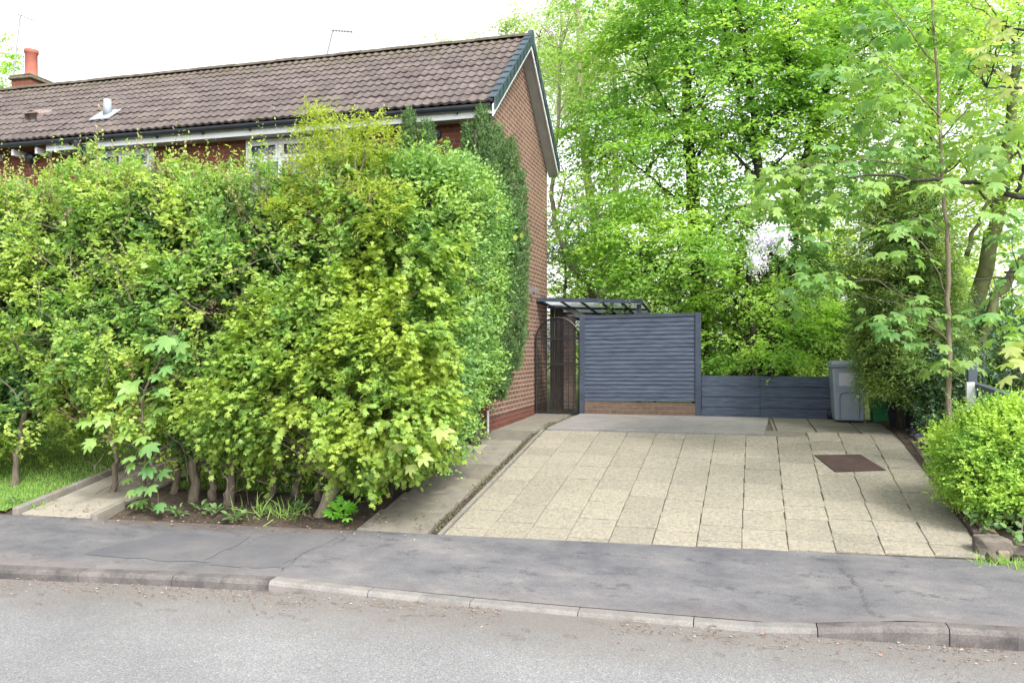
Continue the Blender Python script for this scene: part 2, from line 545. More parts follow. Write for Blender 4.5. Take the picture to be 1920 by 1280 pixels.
# leaves
M['hawthorn'] = m_leaf('hawthorn_leaf', [(0.065, 0.16, 0.028), (0.125, 0.25, 0.038), (0.20, 0.335, 0.055)], 0.46, 0.42, young=(0.30, 0.405, 0.065), nscale=1.3)
M['shoot'] = m_leaf('young_shoot_leaf', [(0.20, 0.31, 0.06), (0.25, 0.34, 0.07), (0.28, 0.31, 0.09), (0.30, 0.19, 0.11)], 0.4)
M['field_maple'] = m_leaf('yellow_green_maple_leaf', [(0.085, 0.175, 0.022), (0.14, 0.25, 0.03), (0.20, 0.30, 0.035)], 0.38, 0.42, young=(0.24, 0.33, 0.035), nscale=1.6)
M['golden_ash'] = m_leaf('golden_leaflet', [(0.17, 0.25, 0.03), (0.24, 0.31, 0.04), (0.29, 0.34, 0.05)], 0.42)
M['privet'] = m_leaf('privet_leaf', [(0.065, 0.16, 0.034), (0.10, 0.215, 0.045), (0.15, 0.28, 0.055)], 0.36, 0.4, young=(0.20, 0.33, 0.055), nscale=0.9)
M['conifer'] = m_leaf('conifer_scale_leaf', [(0.030, 0.078, 0.016), (0.052, 0.115, 0.020), (0.088, 0.16, 0.028)], 0.2, 0.6)
M['cypress'] = m_leaf('cypress_spray_leaf', [(0.05, 0.115, 0.025), (0.09, 0.18, 0.035), (0.16, 0.25, 0.05)], 0.28, 0.5, young=(0.19, 0.28, 0.05), nscale=2.2)
M['sycamore'] = m_leaf('sycamore_leaf', [(0.075, 0.18, 0.045), (0.11, 0.24, 0.055), (0.16, 0.29, 0.065)], 0.42, 0.4, young=(0.19, 0.31, 0.06), nscale=0.9)
M['sycamore_yellow'] = m_leaf('pale_sycamore_leaf', [(0.22, 0.285, 0.065), (0.26, 0.32, 0.08), (0.17, 0.26, 0.055)], 0.45)
M['beech'] = m_leaf('bright_tree_leaf', [(0.09, 0.215, 0.034), (0.145, 0.29, 0.042), (0.21, 0.355, 0.055)], 0.54, 0.42, young=(0.26, 0.40, 0.06), nscale=0.7, tcol=(1.5, 1.6, 0.95))
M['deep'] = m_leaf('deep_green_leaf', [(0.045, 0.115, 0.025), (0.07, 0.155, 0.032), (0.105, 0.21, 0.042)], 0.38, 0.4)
M['pale'] = m_leaf('haze_tinted_leaf', [(0.20, 0.29, 0.12), (0.26, 0.35, 0.14), (0.30, 0.38, 0.17)], 0.5)  # haze and glare over the distant trees put into the leaf colour
M['lit'] = m_leaf('sun_tinted_far_leaf', [(0.24, 0.345, 0.06), (0.32, 0.41, 0.08), (0.20, 0.33, 0.07)], 0.48)  # sunlight on the far crowns put into a brighter leaf colour
M['box'] = m_leaf('box_shrub_leaf', [(0.11, 0.24, 0.025), (0.16, 0.32, 0.035), (0.24, 0.40, 0.045)], 0.35, 0.4, young=(0.29, 0.44, 0.05), nscale=2.0)
M['glossy'] = m_leaf('glossy_dark_leaf', [(0.03, 0.08, 0.03), (0.05, 0.115, 0.045), (0.075, 0.155, 0.06)], 0.15, 0.25)
M['weed'] = m_leaf('weed_leaf', [(0.06, 0.13, 0.035), (0.10, 0.19, 0.05), (0.14, 0.23, 0.07)], 0.3)
M['moss'] = m_leaf('moss_and_weed', [(0.05, 0.075, 0.02), (0.085, 0.11, 0.03), (0.10, 0.085, 0.045), (0.12, 0.10, 0.06)], 0.2, 0.7)
M['seedling'] = m_leaf('seedling_leaf', [(0.13, 0.36, 0.03), (0.20, 0.46, 0.04)], 0.4)
M['grass'] = m_leaf('grass_blade', [(0.11, 0.24, 0.035), (0.17, 0.32, 0.045), (0.25, 0.37, 0.08)], 0.4)
M['blossom'] = m_leaf('white_blossom', [(0.72, 0.73, 0.68), (0.8, 0.8, 0.76)], 0.3, tcol=(1, 1, 1))
M['dead'] = m_leaf('dead_leaf', [(0.11, 0.06, 0.03), (0.16, 0.095, 0.05), (0.22, 0.16, 0.09), (0.34, 0.30, 0.21)], 0.2, tcol=(1, .8, .5))

# ------------------------------------------------------------------ helpers: foliage
def unit(a): return a / np.maximum(np.linalg.norm(a, axis=-1, keepdims=True), 1e-9)

def vnoise(p, scale, seed=0):
    q = np.asarray(p) / scale + seed * 17.31
    i = np.floor(q).astype(np.int64)
    f = q - i
    f = f * f * (3 - 2 * f)
    def h(a):
        n = (a[:, 0] * 374761393 + a[:, 1] * 668265263 + a[:, 2] * 2147483647 + seed * 974711) & 0xFFFFFFFF
        n = ((n ^ (n >> 13)) * 1274126177) & 0xFFFFFFFF
        return ((n ^ (n >> 16)) & 0xFFFF) / 65535.0
    r = 0
    for dx in (0, 1):
        for dy in (0, 1):
            for dz in (0, 1):
                wgt = (f[:, 0] if dx else 1 - f[:, 0]) * (f[:, 1] if dy else 1 - f[:, 1]) * (f[:, 2] if dz else 1 - f[:, 2])
                r = r + wgt * h(i + np.array((dx, dy, dz)))
    return r

T_SIMPLE = (np.array([(0, 0, 0), (.35, .27, .07), (.72, .2, .05), (1, 0, -.06), (.72, -.2, .05), (.35, -.27, .07)], float), [(0, 1, 2, 3), (0, 3, 4, 5)])
T_NARROW = (np.array([(0, 0, 0), (.35, .15, .04), (.7, .12, .03), (1, 0, -.04), (.7, -.12, .03), (.35, -.15, .04)], float), [(0, 1, 2, 3), (0, 3, 4, 5)])
T_KITE = (np.array([(0, 0, 0), (.45, .33, .06), (1, 0, -.05), (.45, -.33, .06)], float), [(0, 1, 2, 3)])
T_ROUND = (np.array([(0, 0, 0), (.3, .33, .07), (.75, .3, .06), (1, 0, -.04), (.75, -.3, .06), (.3, -.33, .07)], float), [(0, 1, 2, 3), (0, 3, 4, 5)])
T_SCALE = (np.array([(0, 0, 0), (.4, .12, .03), (1, 0, 0), (.4, -.12, .03)], float), [(0, 1, 2, 3)])
T_TUFT = (np.array([(0, .014, 0), (.5, .018, .16), (1, 0, .0), (.5, -.018, .16), (0, -.014, 0)], float), [(0, 1, 3, 4), (1, 2, 3)])
T_BLADE = (np.array([(0, .05, 0), (.5, .04, .12), (1, 0, .05), (.5, -.04, .12), (0, -.05, 0)], float), [(0, 1, 3, 4), (1, 2, 3)])
T_MAPLE = (np.array([(.28, 0, .05), (1, 0, -.12), (.78, .47, -.08), (.78, -.47, -.08), (.2, .56, -.1), (.2, -.56, -.1), (.66, .17, .02), (.66, -.17, .02), (.42, .34, .0), (.42, -.34, .0), (0, .16, 0), (0, -.16, 0)], float),
           [(0, 7, 1, 6), (0, 6, 2, 8), (0, 9, 3, 7), (0, 8, 4, 10), (0, 11, 5, 9), (0, 10, 11)])
# toothed sycamore leaf, each big lobe with shoulder teeth
T_SYC = (np.array([(.25, 0, .05), (1, 0, -.16), (.82, .13, -.06), (.82, -.13, -.06), (.62, .13, 0), (.62, -.13, 0),
                   (.80, .50, -.12), (.74, .33, -.03), (.60, .50, -.08), (.80, -.50, -.12), (.74, -.33, -.03), (.60, -.50, -.08),
                   (.36, .36, 0), (.36, -.36, 0), (.22, .58, -.12), (.22, -.58, -.12), (0, .3, -.04), (0, -.3, -.04), (.05, 0, .02)], float),
         [(0, 5, 3, 1), (0, 1, 2, 4), (0, 4, 7, 6), (0, 6, 8, 12), (0, 9, 10, 5), (0, 13, 11, 9), (0, 12, 14, 16), (0, 17, 15, 13), (0, 16, 18), (0, 18, 17)])

def leaf_mesh(name, pos, ax, nrm, size, tmpl, mat, parent=None, extra=None):
    T, fcs = tmpl
    ax = unit(ax)
    sd_ = unit(np.cross(nrm, ax))
    nn = np.cross(ax, sd_)
    n, k = len(pos), len(T)
    sz = np.broadcast_to(np.asarray(size, float), (n,))[:, None, None]
    V = pos[:, None, :] + sz * (T[None, :, 0:1] * ax[:, None, :] + T[None, :, 1:2] * sd_[:, None, :] + T[None, :, 2:3] * nn[:, None, :])
    V = V.reshape(-1, 3)
    lp = np.concatenate([np.array(f) for f in fcs])
    cnt = np.array([len(f) for f in fcs])
    loops = (np.arange(n)[:, None] * k + lp[None, :]).reshape(-1)
    starts1 = np.concatenate([[0], np.cumsum(cnt)[:-1]])
    starts = (np.arange(n)[:, None] * len(lp) + starts1[None, :]).reshape(-1)
    me = bpy.data.meshes.new(name)
    me.vertices.add(len(V))
    me.vertices.foreach_set('co', V.astype(np.float32).ravel())
    me.loops.add(len(loops))
    me.loops.foreach_set('vertex_index', loops.astype(np.int32))
    me.polygons.add(len(starts))
    me.polygons.foreach_set('loop_start', starts.astype(np.int32))
    me.update(calc_edges=True)
    me.validate()
    return link_mesh(name, me, mat, parent)

def rand_unit(rng, n): return unit(rng.normal(size=(n, 3)))

def blob_points(rng, blobs, n, lo=0.55, hi=1.0, amp=0.22, nsc=0.5, gap=0.0, gsc=0.45, seed=1, zmin=None, over=2.2, inner=0.72):
    """points in the outer shell of a union of noisy ellipsoids, thinned by a clump noise; returns points and outward normals"""
    B = np.array(blobs, float)
    c, R = B[:, :3], B[:, 3:6]
    area = (R[:, 0] * R[:, 1] + R[:, 1] * R[:, 2] + R[:, 0] * R[:, 2])
    m = int(n * over)
    idx = rng.choice(len(B), m, p=area / area.sum())
    d = rand_unit(rng, m)
    r = lo + (hi - lo) * np.sqrt(rng.random(m))
    surf = c[idx] + d * R[idx]
    nz = vnoise(surf, nsc, seed) - 0.5
    nz2 = vnoise(surf, nsc * 0.4, seed + 5) - 0.5
    p = c[idx] + d * R[idx] * (r * (1 + amp * 2 * nz + amp * nz2))[:, None]
    nr = unit(d / R[idx])
    keep = np.ones(m, bool)
    for j in range(len(B)):
        q = np.linalg.norm((p - c[j]) / R[j], axis=1)
        keep &= ~((q < inner) & (idx != j))
    if gap > 0:
        g = vnoise(p, gsc, seed + 9)
        keep &= g > gap * (0.6 + 0.8 * rng.random(m))
    if zmin is not None: keep &= p[:, 2] > zmin
    p, nr = p[keep], nr[keep]
    return p[:n], nr[:n]

def twig_leaves(rng, p, d, k, length, size, up=0.35, jit=0.6, side=0.8, flat=0.5, svar=0.5, droop=0.0, nr=None, face=0.0):
    """k leaves in two ranks along each twig"""
    n = len(p)
    t = (np.arange(k) + 0.5) / k
    L = length * (0.6 + 0.8 * rng.random(n))
    pos = p[:, None, :] + d[:, None, :] * (t[None, :, None] * L[:, None, None])
    pos = pos + rng.normal(size=pos.shape) * (size * 0.25)
    pos[:, :, 2] -= droop * (t[None, :] ** 2) * L[:, None]
    ref = unit(np.stack([-d[:, 1], d[:, 0], 0.15 + 0 * d[:, 0]], 1) + 0.25 * rng.normal(size=(n, 3)))
    s = np.where(np.arange(k) % 2 == 0, 1.0, -1.0)
    ax = d[:, None, :] * 0.7 + ref[:, None, :] * (s[None, :, None] * side) + rng.normal(size=pos.shape) * jit * 0.45
    ax[:, :, 2] -= droop * 0.6
    nrm = np.array([0, 0, 1.0]) * flat + d[:, None, :] * (up) * 0.5 + rng.normal(size=pos.shape) * jit * 0.6
    if nr is not None: nrm = nrm + nr[:, None, :] * face
    sz = size * (1 - svar + 2 * svar * rng.random((n, k))) * (1.05 - 0.35 * t[None, :])
    return pos.reshape(-1, 3), unit(ax.reshape(-1, 3)), unit(nrm.reshape(-1, 3)), sz.reshape(-1)

def cat4(lst): return [np.concatenate([l[i] for l in lst]) for i in range(4)]

def fan_leaves(rng, p, d, length, size, kmain=9, nside=4, kside=5, flat=1.0, droop=0.25, jit=0.55):
    """flat spray: a main twig with side twigs in one plane, leaves held level"""
    out = [twig_leaves(rng, p, d, kmain, length, size, 0.1, jit, 0.8, flat, droop=droop)]
    n = len(p)
    hor = unit(np.stack([-d[:, 1], d[:, 0], 0 * d[:, 0]], 1))
    for j in range(nside):
        s = 1 if j % 2 == 0 else -1
        t = 0.12 + 0.7 * j / max(1, nside - 1)
        q = p + d * (t * length) + rng.normal(size=(n, 3)) * 0.02
        q[:, 2] -= droop * t * t * length
        dd = unit(d * 0.75 + hor * (0.75 * s) + rng.normal(size=(n, 3)) * 0.12 + np.array([0, 0, -0.15 * droop]))
        out.append(twig_leaves(rng, q, dd, kside, length * (0.62 - 0.3 * t), size, 0.1, jit, 0.8, flat, droop=droop))
    return cat4(out)

def poly(pts, n=4):
    """smooth polyline through points (Catmull-Rom)"""
    P = [np.array(p, float) for p in pts]
    P = [2 * P[0] - P[1]] + P + [2 * P[-1] - P[-2]]
    o = []
    for i in range(1, len(P) - 2):
        for j in range(n):
            t = j / n
            a, b, c, d = P[i - 1], P[i], P[i + 1], P[i + 2]
            o.append(0.5 * ((2 * b) + (c - a) * t + (2 * a - 5 * b + 4 * c - d) * t * t + (3 * b - a - 3 * c + d) * t ** 3))
    o.append(P[-2])
    return o

def wig(rng, pts, amp):
    return [p + rng.normal(size=3) * amp * (1 if 0 < i < len(pts) - 1 else 0) for i, p in enumerate(pts)]

def stem(mb, rng, pts, r0, r1, n=7, amp=0.01, sub=4, flare=0.0):
    q = wig(rng, poly(pts, sub), amp)
    m = len(q)
    rs = [r0 + (r1 - r0) * i / (m - 1) + (flare * max(0, 1 - i / 2.5) if flare else 0) for i in range(m)]
    mb.tube(q, rs, n)
    return q, rs

def link_branches(mb, rng, skel, targets, r0=0.02, r1=0.004, lift=0.5, n=4):
    """a curved branch from the nearest good point of the skeleton to each target"""
    S_ = np.array([s[0] for s in skel])
    R_ = np.array([s[1] for s in skel])
    for t in targets:
        dv = S_ - t
        hd = np.linalg.norm(dv[:, :2], axis=1)
        want = t[2] - lift * hd
        cost = hd + 0.9 * np.abs(S_[:, 2] - want)
        i = int(np.argmin(cost))
        a = S_[i]
        L = np.linalg.norm(t - a)
        mid = (a + t) / 2 + np.array([0, 0, 0.12 * L]) + rng.normal(size=3) * 0.06 * L
        q = wig(rng, poly([a, mid, t], 4), 0.012 * L)
        rr0 = min(r0 * (0.5 + 0.35 * L), R_[i] * 0.8)
        m = len(q)
        mb.tube(q, [rr0 + (r1 - rr0) * j / (m - 1) for j in range(m)], n, cap=False)

# pixel-sized blob at depth Y -> metric ellipsoid
def pb(px, py, Y, rx, ry, rd=None):
    c = at(px, py, Y)
    u = (px - 960) / F_PX
    t = Y / (CS + SN * u)
    k = t / F_PX
    return (c[0], c[1], c[2], rx * k, rd if rd else rx * k * 0.8, ry * k)

def gz(x, y, dz=0.0): return (x, y, zt(x, y) + dz)
def gpx(px, py):
    """point of the terrain seen at a pixel"""
    r = ray(px, py)
    t = 3.0
    while t < 60:
        if r[2] * t <= zt(r[0] * t, r[1] * t): break
        t += 0.02
    return np.array((r[0] * t, r[1] * t, zt(r[0] * t, r[1] * t)))

#@@STRUCTURE@@
# ================================================================== SETTING: ground, road, pavement, paving
def sheet(name, xs, rows, mat, zf):
    """rows: functions x -> y"""
    mb = MB()
    nx = len(xs)
    vs = [(x, r(x), zf(x, r(x), j)) for j, r in enumerate(rows) for x in xs]
    fs = [(j * nx + i, j * nx + i + 1, (j + 1) * nx + i + 1, (j + 1) * nx + i) for j in range(len(rows) - 1) for i in range(nx - 1)]
    mb.add(vs, fs)
    o = mb.build(name, mat, None, True)
    return tag(o, kind='structure')

xs_f = sorted(set([-400, -150, -60, -30] + [round(-20 + 0.5 * i, 2) for i in range(33)] + [round(-4 + 0.1 * i, 2) for i in range(70)] + [3.5, 4, 5, 6, 8, 12, 20, 40, 150, 400]))
xs_f = [x for x in xs_f]
def clampx(f): return lambda x: f(max(-40, min(40, x)))
g_rows = [lambda x: -400.0, lambda x: -20.0, clampx(lambda x: yk(x) - 0.3), clampx(lambda x: yk(x) + 0.05), clampx(lambda x: yb(x) - 0.05)]
for k in range(1, 26):
    g_rows.append(clampx(lambda x, k=k: yb(x) + (15.4 - yb(x)) * k / 25.0))
g_rows += [lambda x: 20.0, lambda x: 30.0, lambda x: 60.0, lambda x: 400.0]
def g_z(x, y, j):
    if j < 3: return -2.30
    if j == 3: return -2.22
    if j == 4: return -2.03
    return zt(max(-30, min(30, x)), y) - 0.03
ground = sheet('ground', xs_f, g_rows, M['ground'], g_z)

xs_r = [-120, -60, -40, -20] + [-12 + 0.25 * i for i in range(73)] + [8, 12, 20, 40]
sheet('road', xs_r, [lambda x: -14.0, lambda x: -6.0, lambda x: 0.0, clampx(lambda x: min(3.0, yk(x) - 2)), clampx(lambda x: yk(x) - 0.8), clampx(lambda x: yk(x) + 0.03)], M['road'],
      lambda x, y, j: zroad(x) + (0.02, 0.02, 0.03, 0.02, 0.008, 0.0)[j])

def r_in(x): return yk(x) + 0.135
xs_p = [-40, -30, -20] + [-14 + 0.2 * i for i in range(101)] + [8, 12, 20, 40]
p_rows = [r_in] + [(lambda x, k=k: r_in(x) + (yb(x) - r_in(x)) * k / 8.0) for k in range(1, 9)]
def p_z(x, y, j):
    return zt(x, min(y, yb(x) - 0.001)) + 0.006 * math.sin(x * 2.1 + y * 1.3) * (0 if j in (0, 8) else 1)
sheet('pavement', xs_p, p_rows, M['pave'], p_z)

# kerb stones: one object per row, every stone its own island
kb = MB()
kb2 = MB()
x = -14.0
rk = random.Random(4)
while x < 10:
    x1 = x + 0.912
    a, b = x + 0.004, x1 - 0.004
    for xa, xb in ((a, (a + b) / 2), ((a + b) / 2, b)):
        vs = []
        for xx in (xa, xb):
            y0 = yk(xx); z1 = zk(xx) + 0.004; z0 = zroad(xx) - 0.12
            vs.append([(xx, y0, z0), (xx, y0 - 0.0, z1 - 0.035), (xx, y0 + 0.012, z1 - 0.012), (xx, y0 + 0.035, z1), (xx, y0 + 0.138, z1 + 0.003), (xx, y0 + 0.138, z0)])
        n = 6
        (kb if -3.9 < (x + x1) / 2 < 1.0 else kb2).add(vs[0] + vs[1], [tuple(range(5, -1, -1)), tuple(range(6, 12))] + [(i, (i + 1) % n, n + (i + 1) % n, n + i) for i in range(n)])
    x = x1
tag(kb.build('dropped_kerb', M['kerb']), kind='structure')
tag(kb2.build('kerb', M['kerb_old']), kind='structure')

# repaired rectangles of darker asphalt
def patch(name, pts, dz=0.0045):
    mb = MB()
    n = 8
    A, B, C_, D = [np.array(p) for p in pts]
    vs = []
    for j in range(n + 1):
        for i in range(n + 1):
            u, v = i / n, j / n
            q = A * (1 - u) * (1 - v) + B * u * (1 - v) + C_ * u * v + D * (1 - u) * v
            if i in (0, n) or j in (0, n): q = q + np.array((random.Random(i * 31 + j * 7).uniform(-.05, .05), random.Random(i * 17 + j * 13).uniform(-.045, .045)))
            vs.append((q[0], q[1], p_z(q[0], q[1], 3) + dz))
    fs = [(j * (n + 1) + i, j * (n + 1) + i + 1, (j + 1) * (n + 1) + i + 1, (j + 1) * (n + 1) + i) for j in range(n) for i in range(n)]
    mb.add(vs, fs)
    tag(mb.build(name, M['patch']), kind='structure')
patch('asphalt_patch', [(-6.2, 6.62), (-4.86, 6.72), (-4.93, 7.62), (-5.9, 7.55)])
patch('asphalt_patch', [(-4.80, 6.66), (-4.06, 6.72), (-4.02, 7.95), (-4.85, 7.72)], 0.0035)

# cracks in the pavement as thin dark dirt lines
def crack(pts, wd):
    mb = MB()
    rr = random.Random(int(abs(pts[0][0]) * 1000))
    q = poly([np.array((p[0], p[1], 0)) for p in pts], 14)
    L, R = [], []
    for i, p in enumerate(q):
        d = q[min(i + 1, len(q) - 1)] - q[max(i - 1, 0)]
        s = np.array((-d[1], d[0], 0)); s = s / max(1e-6, np.linalg.norm(s))
        o = s * (rr.random() - 0.5) * 0.045
        w_ = wd * (0.15 + 1.3 * rr.random() ** 2)
        for arr, k in ((L, 1), (R, -1)):
            a = p + o + s * k * w_ / 2
            arr.append((a[0], a[1], p_z(a[0], a[1], 3) + 0.017))
    n = len(q)
    mb.add(L + R, [(i, i + 1, n + i + 1, n + i) for i in range(n - 1)])
    tag(mb.build('pavement_crack', M['crack']), kind='structure')
crack([(-3.99, 6.62), (-4.05, 7.2), (-3.9, 7.6), (-3.97, 8.05)], 0.009)
crack([(0.86, 8.3), (0.95, 7.8), (1.02, 7.4), (1.0, 6.95), (1.08, 6.75)], 0.010)

# driveway: columns of slabs laid along the slope
def slab(mb, x0, x1, y0, y1, zf, th=0.04, tilt=0.0, rr=None):
    z = []
    for (a, b) in ((x0, y0), (x1, y0), (x1, y1), (x0, y1)):
        z.append(zf(a, b) + (rr.uniform(-tilt, tilt) if rr else 0))
    e = 0.006
    P = [(x0, y0), (x1, y0), (x1, y1), (x0, y1)]
    Q = [(x0 + e, y0 + e), (x1 - e, y0 + e), (x1 - e, y1 - e), (x0 + e, y1 - e)]
    vs = [(p[0], p[1], z[i] - th) for i, p in enumerate(P)] + [(p[0], p[1], z[i] - 0.005) for i, p in enumerate(P)] + [(p[0], p[1], z[i]) for i, p in enumerate(Q)]
    fs = [(8, 9, 10, 11)]
    for k in (0, 4):
        for i in range(4):
            j = (i + 1) % 4
            fs.append((k + i, k + j, k + 4 + j, k + 4 + i))
    mb.add(vs, fs)
rr = random.Random(11)
mb = MB()
base = MB()
XL, XR = -3.0, 2.24
ncol = 12
def colx(i, y):
    r = XR + 0.035 * (y - 8.4) if True else XR
    return XL + (r - XL) * i / ncol
starts = [0.30, 0.52, 0.40, 0.12, 0.50, 0.42, 0.18, 0.55, 0.30, 0.5, 0.35, 0.28]
MANH = (1.08, 1.74, 11.22, 11.98)
for i in range(ncol):
    y = yb(XL + 0.44 * i) + 0.01
    nxt = y + starts[i]
    ytop = 13.02 if i < 9 else 13.45
    while y < ytop - 0.05:
        y1 = min(nxt, ytop)
        if ytop - y1 < 0.12: y1 = ytop
        g = 0.002 + 0.0028 * rr.random()
        xa0, xb0 = colx(i, y) + g, colx(i + 1, y) - g
        slab(mb, xa0, xb0, y + 0.004, y1 - 0.016 - 0.022 * rr.random(), zdrive, 0.05, 0.003, rr)
        y = y1
        nxt = y + rr.choice([0.6, 0.6, 0.6, 0.45])
# far right paving behind the drive, larger darker slabs
tag(mb.build('driveway', M['drive']), kind='structure')
bx = [XL - 0.02 + 0.2 * i for i in range(28)]
sheet('driveway_joint_bed', bx, [(lambda x: yb(x) - 0.02), (lambda x: 10.0), (lambda x: 12.0), (lambda x: 13.14), (lambda x: 15.3)], M['joint'], lambda x, y, j: zdrive(x, max(y, yb(x))) - 0.02)
mb = MB()
for (x0, x1, y0, y1) in [(0.42, 1.02, 13.06, 13.46), (-0.02, 0.6, 14.2, 15.0), (0.62, 1.2, 13.47, 14.35), (0.62, 1.2, 14.36, 15.3), (1.21, 1.85, 13.47, 14.35), (1.21, 1.85, 14.36, 15.3), (1.86, 2.6, 13.47, 14.35), (1.86, 2.6, 14.36, 15.3), (0.56, 0.61, 13.47, 15.3)]:
    if x0 < 0.4: continue
    slab(mb, x0 + .005, x1 - .005, y0 + .005, y1 - .005, zdrive, 0.05, 0.004, rr)
tag(mb.build('bin_paving', M['path']), kind='structure')
# cast concrete strip in front of the screen
mb = MB()
A = gz(-3.02, 13.03); 
vs = []
for z_ in (-0.06, 0.03):
    for (x_, y_) in ((-2.98, 13.04), (0.42, 13.06), (0.56, 15.12), (-2.82, 15.12)):
        vs.append((x_, y_, zdrive(x_, y_) + z_))
mb.hexa(vs)
tag(mb.build('concrete_strip', M['concrete'], None, False, 0.012), kind='structure')

# path beside the house
mb = MB()
y = yb(-3.5) + 0.02
k = 0
ys = [y]
while ys[-1] < 15.1: ys.append(ys[-1] + (0.62 if k != 9 else 0.5)); k += 1
ys[-1] = 15.25
for i in range(len(ys) - 1):
    xl = float(np.interp(ys[i], [8.1, 12.1], [-3.98, -3.72])) if ys[i] < 12 else -3.69
    xr = float(np.interp(ys[i], [8.1, 15.2], [-3.17, -3.0]))
    slab(mb, xl, xr, ys[i] + 0.005, ys[i + 1] - 0.005, lambda a, b: zleft(-3.5, b), 0.05, 0.004, rr)
tag(mb.build('path', M['path']), kind='structure')
# concrete edging of the drive on the left
mb = MB()
for i in range(6):
    y0 = 8.17 + i * 0.81; y1 = y0 + 0.8
    vs = []
    for z_ in (-0.08, 0.022):
        for (x_, y_) in ((-3.055, y0), (-3.012, y0), (-3.012, y1), (-3.055, y1)):
            vs.append((x_, y_, zdrive(x_, y_) + z_))
    mb.hexa(vs)
tag(mb.build('drive_edging', M['edging'], None, False, 0.006), kind='structure')
# garden path on the left with its edging kerbs
mb = MB()
for i in range(6):
    y0 = 7.86 + i * 0.62
    for x0, x1 in ((-8.2, -7.75), (-7.74, -7.2)):
        slab(mb, x0, x1, y0 + .004, y0 + .612, zleft, 0.06, 0.004, rr)
for i in range(6):
    slab(mb, -7.19 + i * .61, -6.59 + i * .61, 10.99, 11.58, zleft, 0.06, 0.004, rr)
tag(mb.build('garden_path', M['garden_path']), kind='structure')
mb = MB()
for xx, yy1 in ((-8.3, 11.6), (-7.18, 8.3)):
    y0 = 7.82
    while y0 < yy1:
        y1 = min(y0 + 0.9, yy1)
        vs = []
        for z_ in (-0.1, 0.075):
            for (a, b) in ((xx, y0), (xx + .09, y0), (xx + .09, y1 - .006), (xx, y1 - .006)):
                vs.append((a, b, zleft(a, b) + z_))
        mb.hexa(vs)
        y0 = y1
tag(mb.build('path_edging', M['edging'], None, False, 0.012), kind='structure')
# lawn
xs_l = [-20 + 0.5 * i for i in range(24)]
sheet('lawn', xs_l, [(lambda x, k=k: yb(x) + 0.12 + (12.1 - yb(x)) * k / 14.0) for k in range(15)], M['lawn'], lambda x, y, j: zleft(x, y) - 0.006)
sheet('front_lawn', [-7.05, -6.5, -6, -5.5, -5, -4.5, -4.15], [(lambda x, k=k: yb(x) + 1.1 + (12.1 - yb(x) - 1.1) * k / 8.0) for k in range(9)], M['lawn'], lambda x, y, j: zleft(x, y) - 0.006)
# planting bed on the right
sheet('planting_bed', [2.3, 2.6, 3, 3.5, 4, 5, 7, 10, 20], [(lambda x, k=k: yb(x) + 0.03 + (15.3 - yb(x)) * k / 10.0) for k in range(11)], M['soil'], lambda x, y, j: zdrive(x, y) + 0.02 + 0.02 * math.sin(x * 7 + y * 5))

# ================================================================== HOUSES
TP = math.tan(math.radians(38.0))
RX1 = -3.52                      # verge
Y_E, Z_E = 11.80, 3.735          # eave edge of tiles
Y_R = 14.1
Z_R = Z_E + (Y_R - Y_E) * TP
SPLIT = -11.72
def roof_mesh(x0, x1, parent):
    mb = MB()
    nrow = 11
    sl = math.hypot(Y_R - Y_E, Z_R - Z_E)
    g = sl / nrow
    dy, dz = (Y_R - Y_E) / sl, (Z_R - Z_E) / sl
    ny, nz = -dz, dy
    step = 0.0375
    nx = int(round((x1 - x0) / step))
    xs = [x0 + (x1 - x0) * i / nx for i in range(nx + 1)]
    rr = random.Random(8)
    for side in (1, -1):
        for r in range(nrow):
            s0, s1 = r * g - (0.015 if r == 0 else 0), (r + 1) * g
            lines = []
            jit = {}
            for (s, off, kk) in ((s0, -0.005, 0), (s0, 0.030, 1), (s1, 0.010, 1)):
                row = []
                for x_ in xs:
                    cell = int(math.floor(x_ / 0.30))
                    if cell not in jit: jit[cell] = (rr.uniform(-.005, .005), rr.uniform(-.006, .006))
                    ph = (x_ % 0.15) / 0.15
                    wv = 0.026 * (0.5 + 0.5 * math.cos(2 * math.pi * ph)) ** 1.4
                    h = off + (wv if kk else wv * 0.9) + (jit[cell][0] if kk else 0)
                    ss = s + (jit[cell][1] if off > 0.02 or kk == 0 else 0)
                    yy = Y_E + dy * ss + ny * h
                    zz = Z_E + dz * ss + nz * h
                    if side < 0: yy = 2 * Y_R - yy
                    row.append((x_, yy, zz))
                lines.append(row)
            n = len(xs)
            fs = []
            for k in range(2):
                for i in range(n - 1):
                    f = (k * n + i, k * n + i + 1, (k + 1) * n + i + 1, (k + 1) * n + i)
                    fs.append(f if side > 0 else f[::-1])
            mb.add(lines[0] + lines[1] + lines[2], fs)
    return mb.build('roof', M['roof'], parent)

def ridge(x0, x1, parent):
    mb = MB()
    rr = random.Random(3)
    x = x0
    while x < x1 - 0.05:
        xb = min(x + 0.45, x1)
        vs = []
        o = rr.uniform(-.006, .006)
        for xx in (x + 0.003, xb - 0.003):
            for k in range(9):
                t = math.radians(-72 + 18 * k)
                vs.append((xx, Y_R + 0.125 * math.sin(t), Z_R - 0.045 + 0.12 * math.cos(t) + o))
        fs = [(i, i + 1, 9 + i + 1, 9 + i)[::-1] for i in range(8)] + [tuple(range(8, -1, -1)), tuple(range(9, 18))]
        mb.add(vs, fs)
        x = xb
    return mb.build('ridge', M['ridge'], parent)

